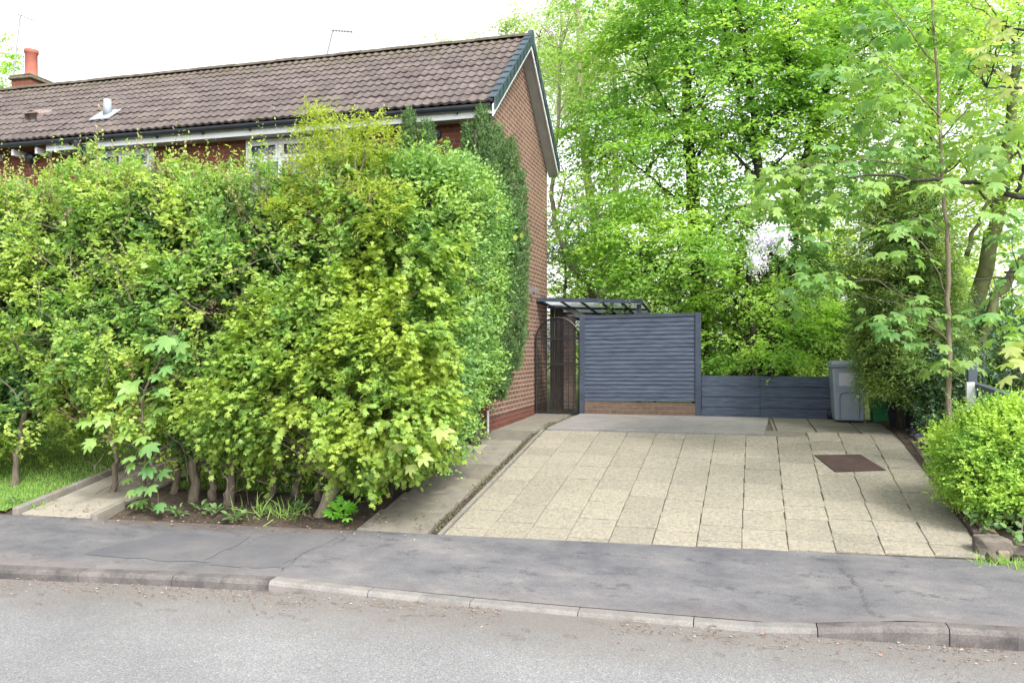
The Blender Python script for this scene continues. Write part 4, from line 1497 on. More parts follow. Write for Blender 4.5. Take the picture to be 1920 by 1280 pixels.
c = gpx(1905, 1045); rock('rock', 'smaller tilted rock at the far right edge of the photo below the shrub', (c[0] + .05, c[1] + .12, c[2] + .03), (.12, .10, .09), 7, 'rocks at the foot of the right hand shrub')

# grey fence running back along the right boundary
t = thing('picket_fence', 'grey painted rail fence with a white end post behind the bushy shrub', 'fence', (3.05, 12.3, -1.3))
c = at(1822, 745, 12.35)
mb = MB(); mb.box(c[0] - .055, c[0] + .055, 12.30, 12.40, -1.5, at(1825, 680, 12.35)[2])
mb.build('post', M['grey_fence'], t, False, .008)
p0 = at(1832, 722, 12.0); p1 = at(1918, 752, 10.2)
mb = MB(); mb.beam(p0, p1, .09, .06)
mb.build('top_rail', M['grey_fence'], t)
for k in range(9):
    q = p0 + (p1 - p0) * (k + .3) / 8.6
    mb = MB(); mb.box(q[0] - .012, q[0] + .012, q[1] - .045, q[1] + .045, q[2] - .95, q[2] - .035)
    mb.build('picket', M['grey_fence'], t)
mb = MB(); mb.box(p1[0] - .05, p1[0] + .05, p1[1] - .1, p1[1] - .02, -1.8, p1[2] + .03)
mb.build('post', M['grey_fence'], t)
c = at(1820, 716, 11.9)
mb = MB(); mb.hexa([(c[0] - .045, 11.86, -1.5), (c[0] + .05, 11.86, -1.5), (c[0] + .05, 11.92, -1.5), (c[0] - .045, 11.92, -1.5), (c[0] - .055, 11.86, c[2]), (c[0] + .04, 11.86, c[2]), (c[0] + .04, 11.92, c[2]), (c[0] - .055, 11.92, c[2])])
o = mb.build('post', M['white'], t)
o['label'] = 'white end post'

# chain link fence further back on the right
t = thing('chain_link_fence', 'rusty chain link fence in the shade at the far right edge', 'fence', (3.6, 13.6, -1.3))
mb = MB()
fx0, fx1, fz0, fz1 = 3.55, 7.5, -1.3, 0.05
k = -20
n = 0
s = 0.075
h = fz1 - fz0
x_ = fx0 - h
while x_ < fx1:
    for dr in (1, -1):
        a = (x_, fz0) if dr == 1 else (x_ + h, fz0)
        b = (a[0] + dr * h, fz1)
        if min(a[0], b[0]) < fx0 or max(a[0], b[0]) > fx1:
            pass
        else:
            mb.beam((a[0], 13.6 + .004 * dr, a[1]), (b[0], 13.6 + .004 * dr, b[1]), .005, .005, (0, 1, 0))
    x_ += s
mb.build('mesh', M['timber'], t)
for x_ in (3.55, 5.5, 7.5):
    mb = MB(); mb.tube([(x_, 13.62, -1.5), (x_, 13.62, 0.12)], .025, 8)
    mb.build('post', M['grey_fence'], t)

# slate chippings in the bed
rng = np.random.default_rng(77)
n = 900
pos = np.stack([rng.uniform(2.5, 3.0, n), rng.uniform(10.6, 13.6, n), np.zeros(n)], 1)
pos[:, 2] = [zdrive(a, b) + .045 + .03 * rng.random() for a, b in pos[:, :2]]
o = leaf_mesh('slate_chippings', pos, rand_unit(rng, n) * np.array((1, 1, .3)), unit(rng.normal(size=(n, 3)) * .5 + np.array((0, 0, 1))), .05 + .06 * rng.random(n), T_ROUND, M['slate'])
tag(o, 'blue grey slate chippings covering the bed beside the drive', 'slate chippings', None, 'stuff')
# ================================================================== FRONT HEDGE
TREE_N = 0.95   # spray count factor of the trees behind
DEC = 1.0      # leaf count factor
def foliage(name, parent, rng, blobs, n, k, length, size, tmpl, mat, lo=.55, hi=1.0, amp=.22, nsc=.5, gap=.3, gsc=.45, seed=1, zmin=None,
            dirw=(1.0, .35, .6), up=.35, jit=.6, side=.8, flat=.5, droop=0.0, inner=.72, stems=0, smat=None, srad=.004, clip=None, face=.6, clus=1, cr=.07):
    p, nr = blob_points(rng, blobs, int(n * DEC / clus), lo, hi, amp, nsc, gap, gsc, seed, zmin, 2.6, inner)
    if clip is not None:
        m = clip(p); p, nr = p[m], nr[m]
    if clus > 1:
        d0 = np.repeat(unit(nr * dirw[0] + np.array((0, 0, 1.0)) * dirw[1] + rng.normal(size=p.shape) * dirw[2]), clus, 0)
        p = np.repeat(p, clus, 0) + rng.normal(size=(len(p) * clus, 3)) * cr
        nr = np.repeat(nr, clus, 0)
        d = unit(d0 + rng.normal(size=p.shape) * .45)
    else:
        d = unit(nr * dirw[0] + np.array((0, 0, 1.0)) * dirw[1] + rng.normal(size=p.shape) * dirw[2])
    L = twig_leaves(rng, p, d, k, length, size, up, jit, side, flat, droop=droop, nr=nr, face=face)
    o = leaf_mesh(name, *L, tmpl, mat, parent)
    if stems:
        mb = MB()
        for i in rng.choice(len(p), min(stems, len(p)), replace=False):
            a = p[i] - d[i] * length * 1.2; b = p[i] + d[i] * length
            mb.tube([a, (a + b) / 2 + rng.normal(size=3) * .02, b], [srad, srad * .8, srad * .4], 4, False)
        mb.build('twigs', smat or M['bark'], parent)
    return p, d

rng = np.random.default_rng(1)
hedge = thing('hawthorn_hedge', 'tall unclipped green hawthorn hedge in front of the brick house', 'hedge', gz(-6.3, 8.7))
HB = []
r_ = random.Random(2)
x = -13.4
while x < -4.5:
    yc = 9.12 + r_.uniform(-.12, .12)
    over_path = -8.75 < x < -7.0
    for (zc, rz, ry) in ((1.28, .76, .70), (.45, .85, .85), (-.35, .75, .80), (-.85, .45, .6)):
        zc2 = zc + r_.uniform(-.15, .15)
        if over_path and zc < -.2: continue
        if zc < -.8 and (x > -5.2 or x < -8.7): continue
        if zc == -.35 and over_path: continue
        HB.append((x + r_.uniform(-.15, .15), yc, zc2, .72, ry, rz))
    x += .62
HB += [pb(760, 390, 9.2, 75, 90, .7), pb(820, 400, 9.5, 60, 90, .6), pb(700, 430, 9.1, 75, 100, .6), pb(790, 520, 9.2, 70, 110, .6), pb(730, 340, 9.2, 60, 55, .5), pb(810, 345, 9.5, 45, 45, .5)]
HB += [pb(450, 402, 9.05, 75, 62, .6), pb(60, 415, 9.05, 85, 62, .6), pb(190, 396, 9.05, 75, 62, .6), pb(325, 382, 9.05, 75, 64, .6), pb(540, 398, 9.05, 70, 64, .6), pb(255, 390, 9.05, 50, 60, .5), pb(390, 396, 9.05, 50, 58, .5)]
# mass over the path opening, reaching lower at its two sides
HB += [(-8.0, 8.95, .05, .8, .75, .7), (-9.35, 8.85, -.75, .55, .6, .55), (-9.9, 8.9, -.9, .6, .6, .55), (-7.2, 8.85, -.55, .5, .6, .55)]
foliage('foliage', hedge, rng, HB, 24000, 10, .22, .062, T_SIMPLE, M['hawthorn'], .66, 1.06, .40, .42, .40, .30, 3, -1.45, inner=.80, stems=1500, srad=.005, clus=4, cr=.075, face=.7)
foliage('maple_foliage', hedge, rng, [q_ for q_ in HB if q_[0] > -9.5], 1500, 8, .2, .075, T_MAPLE, M['field_maple'], .85, 1.08, .40, .42, .56, .5, 3, -1.3, inner=.85, clus=3, cr=.09, face=.7)
foliage('russet_leaves', hedge, rng, [q_ for q_ in HB if -8.2 < q_[0] < -6.0], 70, 7, .14, .05, T_SIMPLE, M['dead'], .7, 1.0, .40, .42, .3, .5, 3, -1.3, inner=.8, clus=4, cr=.05)
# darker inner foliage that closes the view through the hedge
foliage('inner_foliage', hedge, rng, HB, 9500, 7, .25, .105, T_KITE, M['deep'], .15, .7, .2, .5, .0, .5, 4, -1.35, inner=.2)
# long young shoots along the top, pinkish at the tips
top = []
for i in range(760):
    xx = rng.uniform(-13, -4.3)
    top.append((xx, 9.0 + rng.normal() * .36, 1.90 + rng.normal() * .18 + .12 * math.sin(xx * 2.3)))
top = np.array(top)
d = unit(np.array((0, 0, 1.0)) + rng.normal(size=top.shape) * .22)
LL = []
for ln, sel in ((.42, rng.random(760) < .78), (.72, rng.random(760) < .12)):
    LL.append(twig_leaves(rng, top[sel], d[sel], 18, ln, .042, .4, .6, .9, .4))
leaf_mesh('young_shoots', *cat4(LL), T_SIMPLE, M['shoot'], hedge)
mb = MB()
for a, b in zip(top, d): mb.tube([a - b * .2, a + b * .3], [.003, .0015], 3, False)
mb.build('shoot_stems', M['bark'], hedge)
# trunks of the hedge plants
def hedge_trunk(pts, r0, r1, mat='bark'):
    mb = MB()
    q, rs = stem(mb, rng, pts, r0 * .85, r1, 8, .022, 4, .012)
    # crooked side limbs
    for k in range(4):
        i = rng.integers(len(q) // 3, len(q) - 1)
        a = q[i]; v = unit(rng.normal(size=3) * np.array((1, .5, .5)) + np.array((0, 0, .7)))
        stem(mb, rng, [a, a + v * .3 + rng.normal(size=3) * .05, a + v * .65 + np.array((0, 0, .15))], rs[i] * .5, .006, 5, .015)
    mb.build('trunk', M[mat], hedge, True)
for (bx, by, lean, r0) in ((-9.25, 8.72, .15, .055), (-9.9, 8.8, -.1, .05), (-7.62, 8.72, -.12, .045), (-7.35, 8.85, .1, .04), (-6.42, 8.66, .0, .075), (-6.22, 8.78, -.2, .06), (-5.92, 8.66, .05, .075),
                           (-5.55, 8.9, .28, .05), (-5.25, 9.1, -.05, .06), (-4.9, 9.0, .1, .05), (-6.9, 8.9, .2, .05), (-10.8, 8.8, .1, .05), (-12.0, 8.8, .0, .05)):
    z0 = zt(bx, by) - .05
    hedge_trunk([(bx, by, z0), (bx + lean * .3, by + .03, z0 + .35), (bx + lean, by + .05, z0 + .9), (bx + lean * 1.2, by + .1, z0 + 1.7), (bx + lean * .6, by + .1, z0 + 2.6)], r0, r0 * .4)
# tangle of bare twigs low in the hedge
mb = MB()
for i in range(170):
    xx = rng.uniform(-7.6, -4.3)
    a = np.array((xx, 8.75 + rng.normal() * .2, rng.uniform(-1.6, -.5)))
    v = unit(rng.normal(size=3) * np.array((1, .6, .9)))
    mb.tube(wig(rng, poly([a, a + v * .2 + rng.normal(size=3) * .06, a + v * .45 + rng.normal(size=3) * .1], 3), .01), [.007, .006, .006, .005, .005, .004, .003], 4, False)
for i in range(110):
    xx = rng.uniform(-10.5, -4.3)
    a = np.array((xx, 8.55 + rng.normal() * .25, rng.uniform(-.6, 1.4)))
    v = unit(rng.normal(size=3) * np.array((.7, .6, .4)) + np.array((0, -.2, .8)))
    mb.tube(wig(rng, poly([a, a + v * .3 + rng.normal(size=3) * .06, a + v * .7 + rng.normal(size=3) * .1], 3), .012), [.009, .008, .007, .006, .006, .005, .003], 4, False)
mb.build('bare_twigs', M['bark'], hedge)

# --- field maple at the right end of the hedge
rng = np.random.default_rng(2)
fm = thing('maple_tree', 'yellow green maple tree with pale leaning trunk at the front of the hedge', 'tree', gz(-4.6, 8.56))
mb = MB()
tr = [at(600, 985, 8.52), at(618, 930, 8.55), at(640, 870, 8.58), at(648, 760, 8.6), at(640, 620, 8.62), at(632, 500, 8.64), at(626, 425, 8.65)]
q, rs = stem(mb, rng, tr, .082, .055, 10, .006, 4, .035)
fmsk = list(zip(q, rs))
fork = q[-1]
for (ex, ey, eY) in ((585, 300, 8.6), (610, 250, 8.7), (640, 240, 8.6), (668, 290, 8.5), (705, 330, 8.55), (560, 360, 8.5), (690, 250, 8.7), (655, 330, 8.4)):
    e = at(ex, ey, eY)
    mid = (fork + e) / 2 + np.array((.25 * (e[0] - fork[0]), 0, -.05))
    q2, r2 = stem(mb, rng, [fork - np.array((0, 0, .05)), mid, e], .035, .008, 6, .012)
    fmsk += list(zip(q2, r2))
FB = [pb(520, 765, 8.45, 110, 68, .40), pb(690, 760, 8.42, 120, 95, .42), pb(775, 620, 8.55, 65, 100, .40), pb(560, 650, 8.55, 90, 75, .35), pb(640, 808, 8.45, 130, 42, .35),
      pb(765, 775, 8.45, 62, 58, .40), pb(620, 560, 8.6, 90, 40, .3), pb(440, 790, 8.5, 60, 42, .3), pb(560, 720, 8.45, 110, 70, .35), pb(760, 480, 8.7, 60, 60, .3), pb(720, 660, 8.45, 100, 80, .35)]
p, nr = blob_points(rng, FB, 1250, .55, 1.12, .42, .3, .50, .24, 12, None, 4, .8)
p = np.repeat(p, 2, 0) + rng.normal(size=(len(p) * 2, 3)) * .06; nr = np.repeat(nr, 2, 0)
d = unit(nr * .9 + np.array((0, -.25, -.02)) + rng.normal(size=p.shape) * .45)
L = twig_leaves(rng, p, d, 13, .30, .068, .2, .5, .8, .7, droop=.2, nr=nr, face=.5)
leaf_mesh('crown', *L, T_MAPLE, M['field_maple'], fm)
link_branches(mb, rng, fmsk, [p[i] for i in rng.choice(len(p), 110, replace=False)], .014, .003, .35)
mb.build('trunk', M['bark_tan'], fm, True)
# golden pinnate crown on top of the same stems
GB = [pb(640, 325, 8.6, 75, 60, .35), pb(600, 255, 8.65, 28, 45, .2), pb(700, 262, 8.6, 35, 40, .2), pb(640, 260, 8.6, 40, 45, .2), pb(575, 340, 8.5, 35, 35, .25), pb(600, 222, 8.65, 18, 22, .12), pb(560, 400, 8.45, 55, 35, .3), pb(700, 390, 8.45, 60, 40, .3)]
p, nr = blob_points(rng, GB, 850, .35, 1.05, .2, .3, .25, .3, 22, None, 2.6, .5)
d = unit(nr * .8 + np.array((0, 0, .45)) + rng.normal(size=p.shape) * .5)
leaf_mesh('golden_leaflets', *twig_leaves(rng, p, d, 11, .2, .058, .2, .35, 1.0, .9, droop=.25), T_NARROW, M['golden_ash'], fm)
# a few very large leaves at the lower right
p = np.array([at(820, 800, 8.0), at(740, 830, 7.95), at(790, 850, 7.95), at(770, 870, 7.98)])
leaf_mesh('large_leaves', p, unit(np.array([(.7, -.3, -.5), (.5, -.3, -.6), (.6, -.4, -.7), (.1, -.3, -.9)])), unit(np.array([(.2, -.7, .6), (.1, -.8, .5), (.3, -.8, .5), (0, -.9, .3)])), np.array([.22, .17, .17, .13]), T_SYC, M['sycamore_yellow'], fm)

# --- privet-like shrub along the path
rng = np.random.default_rng(3)
pv = thing('privet_shrub', 'dense fresh green privet shrub beside the path, between maple tree and gable wall', 'shrub', gz(-4.1, 9.6))
PB = [pb(825, 430, 9.7, 80, 110, .8), pb(868, 460, 10.5, 60, 85, .8), pb(860, 550, 10.4, 66, 105, .7), pb(845, 670, 10.0, 66, 90, .6), pb(835, 755, 9.6, 52, 66, .5), pb(805, 690, 9.3, 70, 130, .6),
      pb(895, 490, 10.9, 40, 85, .5), pb(855, 355, 10.8, 42, 48, .5), pb(878, 385, 10.9, 38, 50, .5), pb(800, 420, 9.3, 65, 105, .6), pb(785, 820, 9.2, 52, 55, .45), pb(872, 610, 10.5, 42, 70, .5), pb(850, 815, 9.5, 24, 28, .25)]
foliage('foliage', pv, rng, PB, 9500, 11, .24, .056, T_SIMPLE, M['privet'],   .62, 1.04, .26, .34, .38, .26, 31, -1.6, dirw=(1, .5, .4), inner=.8, stems=500, clus=3, cr=.06)
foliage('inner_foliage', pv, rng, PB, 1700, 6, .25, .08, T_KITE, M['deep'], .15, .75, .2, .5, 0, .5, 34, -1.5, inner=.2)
mb = MB()
for (bx, by) in ((-4.1, 9.3), (-4.15, 9.8), (-4.1, 10.3), (-4.2, 10.8)):
    z0 = zt(bx, by) - .05
    stem(mb, rng, [(bx, by, z0), (bx + .1, by, z0 + .6), (bx + .25, by, z0 + 1.5), (bx + .3, by, z0 + 2.3)], .04, .01, 6, .02)
mb.build('stems', M['bark_dark'], pv)
# twig with two yellow leaves against the gable
p = np.array([at(966, 440, 10.6), at(978, 436, 10.6)])
leaf_mesh('yellow_leaves', p, np.array([(.1, -.1, -1.0), (.1, -.1, -1.0)]), np.array([(.2, -1, .1), (-.2, -1, .1)]), np.array([.085, .085]), T_ROUND, M['golden_ash'], pv)

# --- conifers by the house corner
def conifer(label, spires, seed, base, n, grp=None):
    rng = np.random.default_rng(seed)
    t = thing('conifer', label, 'tree', base, grp)
    foliage('crown', t, rng, spires, int(n * 2.6), 12, .10, .048, T_SCALE, M['conifer'], .66, 1.0, .16, .14, .34, .10, seed, None, dirw=(.45, 1.1, .25), up=.2, jit=.5, side=.45, flat=.2, inner=.8)
    foliage('inner_crown', t, rng, spires, n // 4, 8, .16, .06, T_KITE, M['conifer'], .1, .7, .1, .3, 0, .3, seed + 1, None, dirw=(.5, 1, .3), inner=.1)
    mb = MB()
    z0 = base[2]
    topz = max(b[2] for b in spires)
    mb.tube([(base[0], base[1], z0 - .05), (base[0], base[1], (z0 + topz) / 2), (base[0], base[1], topz)], [.09, .06, .02], 8)
    mb.build('trunk', M['bark_dark'], t)
conifer('tall dark green upright conifer against the corner of the gable wall',
        [pb(906, 250, 11.75, 13, 50, .13), pb(905, 330, 11.75, 26, 90, .24), pb(880, 275, 11.7, 9, 45, .10), pb(884, 340, 11.7, 18, 80, .18), pb(926, 320, 11.7, 22, 85, .22), pb(958, 305, 11.7, 9, 45, .10), pb(957, 370, 11.7, 17, 85, .18), pb(976, 380, 11.7, 8, 55, .1), pb(930, 450, 11.6, 45, 130, .4), pb(962, 480, 11.55, 26, 110, .3), pb(955, 590, 11.5, 30, 115, .35), pb(930, 650, 11.45, 36, 105, .4), pb(925, 700, 11.4, 28, 60, .3)],
        41, gz(-3.72, 11.55), 3400)
conifer('narrow dark conifer tip above the hedge, the one further from the round wall vent', [pb(765, 262, 11.5, 10, 52, .10), pb(766, 330, 11.5, 16, 90, .16)], 43, gz(-4.95, 11.5), 420, 'small conifers before the front wall')
conifer('narrow dark conifer tip above the hedge, the one touching the round wall vent', [pb(800, 270, 11.45, 9, 40, .09), pb(800, 340, 11.45, 15, 80, .15)], 45, gz(-4.62, 11.45), 400, 'small conifers before the front wall')

# --- sycamore sapling with big leaves in the hedge at the left
rng = np.random.default_rng(5)
sy = thing('sycamore_sapling', 'sycamore sapling with large pale green leaves growing through the hedge beside the garden path', 'sapling', gz(-7.0, 8.4))
mb = MB()
sp = [gz(-7.0, 8.4), at(285, 880, 8.3), at(265, 760, 8.2), at(310, 660, 8.15), at(330, 600, 8.15)]
q, rs = stem(mb, rng, sp, .02, .008, 6, .01)
clus = [(330, 625, 22), (350, 655, 20), (300, 655, 18), (320, 690, 18), (262, 720, 22), (285, 740, 20), (240, 740, 18), (255, 770, 16), (300, 765, 18), (190, 785, 24), (215, 800, 22), (180, 820, 20), (165, 790, 18), (260, 810, 20), (280, 830, 20), (300, 800, 18), (270, 860, 20), (290, 880, 18), (255, 880, 18), (280, 915, 16), (260, 935, 15), (300, 930, 14), (240, 910, 14), (345, 630, 16), (230, 770, 18), (310, 720, 16)]
P_, A_, N_, S_ = [], [], [], []
for (x_, y_, r_) in clus:
    for k in range(2):
        c = at(x_ + rng.normal() * 10, y_ + rng.normal() * 8, 8.12 + rng.normal() * .08)
        P_.append(c); A_.append((rng.normal() * .6, -.45, -.35 + rng.normal() * .25)); N_.append((rng.normal() * .25, -.55, .8 + rng.normal() * .2)); S_.append(r_ * .0100 * rng.uniform(.85, 1.1))
leaf_mesh('crown', np.array(P_), unit(np.array(A_)), unit(np.array(N_)), np.array(S_), T_SYC, M['sycamore'], sy)
link_branches(mb, rng, list(zip(q, rs)), P_[::2], .008, .003, .4)
mb.build('stem', M['bark'], sy)

# ================================================================== TREES BEHIND THE FENCE
def tree(name, label, seed, trunk, r0, r1, limbs, blobs, nspray, leaf, size, length=.6, mat='beech', bark='bark_dark', tmpl=T_SIMPLE, kind='fan', gap=.42, gsc=.55, links=40, droop=.3,
         cat='tree', group=None, lo=.35, flat=.6, dirw=(.9, .0, .45), nside=4, kside=5, kmain=8, flare=.06, lift=.45, amp=.25, lr=.022):
    rng = np.random.default_rng(seed)
    base = trunk[0]
    t = thing(name, label, cat, tuple(base), group)
    mb = MB()
    q, rs = stem(mb, rng, trunk, r0, r1, 9, .015, 4, flare)
    sk = list(zip(q, rs))
    for pts, a, b in limbs:
        q2, r2 = stem(mb, rng, pts, a, b, 6, .015)
        sk += list(zip(q2, r2))
    p, nr = blob_points(rng, blobs, int(nspray * TREE_N), lo, 1.05, amp, .6, gap, gsc, seed, None, 3, .55)
    axis = np.array([sk[int(np.argmin([abs(s[0][2] - z) for s in sk[:len(q)]]))][0] for z in p[:, 2]])
    out = unit((p - axis) * np.array((1, 1, .25)))
    d = unit(out * dirw[0] + nr * .25 + np.array((0, 0, dirw[1])) + rng.normal(size=p.shape) * dirw[2] * np.array((1, 1, .45)))
    if kind == 'fan': L = fan_leaves(rng, p, d, length, size, kmain, nside, kside, flat, droop)
    else: L = twig_leaves(rng, p, d, kmain, length, size, .3, .6, .8, flat, droop=droop)
    leaf_mesh('crown', *L, tmpl, M[leaf], t)
    if links:
        link_branches(mb, rng, sk, [p[i] for i in rng.choice(len(p), min(links, len(p)), replace=False)], lr, .004, lift)
    mb.build('trunk', M[bark], t, True)
    return t, sk

G1 = 'woodland trees behind the fence'
# central tree with layered sprays drooping to the left
Y1 = 17.6
tree('hornbeam_tree', 'tall tree with layered bright green sprays behind the slatted fence panel', 51,
     [at(1318, 700, Y1) * np.array((1, 1, 0)) + np.array((0, 0, -1.25)), at(1312, 600, Y1), at(1306, 480, Y1), at(1298, 340, Y1), at(1290, 220, Y1), at(1285, 100, Y1), at(1280, -40, Y1), at(1275, -200, Y1)], .19, .05,
     [([at(1308, 545, Y1), at(1260, 520, Y1 - .3), at(1200, 480, Y1)], .06, .012), ([at(1300, 400, Y1), at(1240, 350, Y1 - .3), at(1180, 300, Y1 - .5)], .05, .012), ([at(1293, 260, Y1), at(1240, 180, Y1), at(1200, 90, Y1 - .3)], .05, .012),
      ([at(1303, 460, Y1), at(1370, 400, Y1 - .8), at(1420, 380, Y1 - 1.3)], .045, .01), ([at(1290, 230, Y1), at(1340, 140, Y1), at(1370, 20, Y1)], .05, .015)],
     [pb(1240, 480, Y1 - .9, 130, 75, 1.4), pb(1200, 420, Y1 - .4, 110, 55, 1.2), pb(1360, 430, Y1 - .9, 90, 55, 1.0), pb(1250, 300, Y1, 170, 70, 1.6), pb(1180, 240, Y1 + .2, 120, 50, 1.3), pb(1320, 200, Y1, 150, 80, 1.6), pb(1220, 120, Y1, 150, 70, 1.6), pb(1350, 60, Y1, 160, 80, 1.6), pb(1240, 0, Y1, 160, 80, 1.6), pb(1300, -120, Y1, 150, 90, 1.6), pb(1180, 490, Y1 + .3, 80, 30, .8)],
     2300, 'beech', .098, .75, group=G1, links=90, gap=.5)
Y2 = 17.2
tree('hornbeam_tree', 'slender dark stemmed tree behind the low fence, forking high beside a white blossom', 52,
     [at(1434, 700, Y2) * np.array((1, 1, 0)) + np.array((0, 0, -1.25)), at(1434, 620, Y2), at(1432, 480, Y2), at(1424, 340, Y2), at(1412, 220, Y2), at(1402, 120, Y2), at(1380, 0, Y2), at(1370, -150, Y2)], .13, .04,
     [([at(1424, 330, Y2), at(1395, 230, Y2 + .2), at(1370, 120, Y2 + .2), at(1350, 10, Y2 + .2)], .06, .02), ([at(1418, 270, Y2), at(1470, 190, Y2), at(1475, 90, Y2), at(1455, -20, Y2)], .06, .02), ([at(1425, 340, Y2), at(1330, 230, Y2 - .4), at(1300, 140, Y2 - .4)], .035, .01)],
     [pb(1430, 240, Y2, 120, 70, 1.4), pb(1400, 130, Y2, 140, 80, 1.5), pb(1460, 30, Y2, 130, 80, 1.5), pb(1370, -60, Y2, 150, 80, 1.5), pb(1420, 400, Y2 + .3, 90, 55, 1.0), pb(1500, 160, Y2 + .3, 60, 60, 1.0)],
     900, 'beech', .098, .75, group=G1, links=60, gap=.52)
Y3 = 17.8
tree('hornbeam_tree', 'dark leaning tree behind the low fence, bending right towards the gap of white sky', 53,
     [at(1478, 720, Y3) * np.array((1, 1, 0)) + np.array((0, 0, -1.25)), at(1475, 660, Y3), at(1480, 540, Y3), at(1492, 420, Y3), at(1506, 310, Y3), at(1535, 210, Y3), at(1560, 110, Y3), at(1572, 0, Y3), at(1580, -140, Y3)], .13, .04,
     [([at(1492, 420, Y3), at(1470, 350, Y3), at(1500, 290, Y3)], .04, .012), ([at(1475, 640, Y3), at(1455, 560, Y3), at(1470, 470, Y3)], .05, .02)],
     [pb(1560, 330, Y3 + .4, 80, 60, 1.2), pb(1600, 180, Y3, 80, 80, 1.4), pb(1560, 20, Y3, 110, 70, 1.5), pb(1660, 60, Y3, 110, 90, 1.6), pb(1640, -60, Y3, 130, 70, 1.6), pb(1480, 330, Y3 + .2, 60, 50, 1.0)],
     640, 'beech', .098, .75, group=G1, links=50, gap=.52)
Y4 = 18.6
tree('hornbeam_tree', 'tree at the back right whose bright crown fills the top corner of the photo', 54,
     [at(1730, 700, Y4) * np.array((1, 1, 0)) + np.array((0, 0, -1.25)), at(1725, 500, Y4), at(1740, 300, Y4), at(1745, 100, Y4), at(1750, -150, Y4)], .14, .05,
     [([at(1738, 330, Y4), at(1680, 200, Y4), at(1650, 60, Y4)], .06, .015), ([at(1740, 260, Y4), at(1810, 150, Y4), at(1850, 20, Y4)], .06, .015)],
     [pb(1720, 420, Y4, 130, 80, 1.5), pb(1760, 220, Y4, 130, 90, 1.7), pb(1700, 100, Y4, 140, 90, 1.7), pb(1850, 120, Y4, 130, 100, 1.7), pb(1820, 340, Y4, 110, 80, 1.5), pb(1780, -30, Y4, 180, 80, 1.8), pb(1900, 300, Y4, 80, 80, 1.3)],
     950, 'lit', .10, .75, group=G1, links=50, gap=.45)
# leaning dark twin trunk on the right
Y5 = 15.6
tree('leaning_tree', 'mossy leaning tree with two dark stems at the right behind the grey fence', 55,
     [at(1812, 760, Y5) * np.array((1, 1, 0)) + np.array((0, 0, -1.3)), at(1815, 660, Y5), at(1835, 560, Y5), at(1858, 450, Y5), at(1880, 360, Y5), at(1895, 240, Y5), at(1905, 80, Y5)], .17, .07,
     [([at(1830, 700, Y5 - 1.6), at(1848, 610, Y5 - 1.6), at(1880, 540, Y5 - 1.6), at(1935, 470, Y5 - 1.7), at(1990, 380, Y5 - 1.8)], .085, .05), ([at(1870, 400, Y5), at(1835, 350, Y5 - .2), at(1800, 300, Y5 - .4)], .04, .012), ([at(1812, 480, Y5 - .8), at(1840, 400, Y5 - .8), at(1890, 340, Y5 - .8)], .04, .02)],
     [pb(1900, 420, Y5, 70, 60, 1.0), pb(1880, 200, Y5, 110, 100, 1.4), pb(1830, 60, Y5, 110, 80, 1.4), pb(1980, 300, Y5 - .8, 90, 110, 1.2), pb(1780, 150, Y5, 70, 50, 1.0)],
     420, 'beech', .085, .7, bark='bark_moss', links=30, gap=.42)
# understorey behind the low fence: layered bright hornbeam
Yu = 16.6
tree('understorey_hornbeam', 'bushy bright green understorey tree whose layered leaves hang over the low fence', 56,
     [at(1415, 720, Yu) * np.array((1, 1, 0)) + np.array((0, 0, -1.25)), at(1412, 650, Yu), at(1405, 560, Yu), at(1400, 480, Yu)], .09, .03,
     [([at(1412, 660, Yu), at(1375, 600, Yu - .2), at(1350, 560, Yu - .3)], .035, .01), ([at(1410, 600, Yu), at(1460, 560, Yu - .2), at(1500, 540, Yu - .3)], .035, .01)],
     [pb(1370, 640, Yu - .2, 70, 50, .8), pb(1440, 640, Yu - .3, 80, 45, .8), pb(1500, 640, Yu, 60, 45, .7), pb(1380, 560, Yu + .2, 70, 50, .8), pb(1470, 570, Yu, 80, 45, .8), pb(1340, 600, Yu + .2, 35, 60, .6), pb(1540, 610, Yu + .3, 50, 40, .6)],
     640, 'beech', .075, .5, links=40, gap=.40, flat=.8)
Yv = 18.0
tree('understorey_tree', 'shady dark green understorey tree between the trunks behind the fence', 57,
     [at(1380, 720, Yv) * np.array((1, 1, 0)) + np.array((0, 0, -1.25)), at(1378, 600, Yv), at(1385, 480, Yv)], .08, .03, [],
     [pb(1360, 520, Yv, 90, 80, 1.0), pb(1450, 540, Yv, 90, 80, 1.0), pb(1540, 540, Yv + .3, 70, 90, 1.0), pb(1300, 560, Yv + .2, 60, 60, .8), pb(1400, 660, Yv + .3, 100, 60, 1.0), pb(1520, 650, Yv + .3, 70, 60, 1.0), pb(1590, 620, Yv - .6, 50, 70, .8)],
     950, 'deep', .08, .5, links=30, gap=.33)
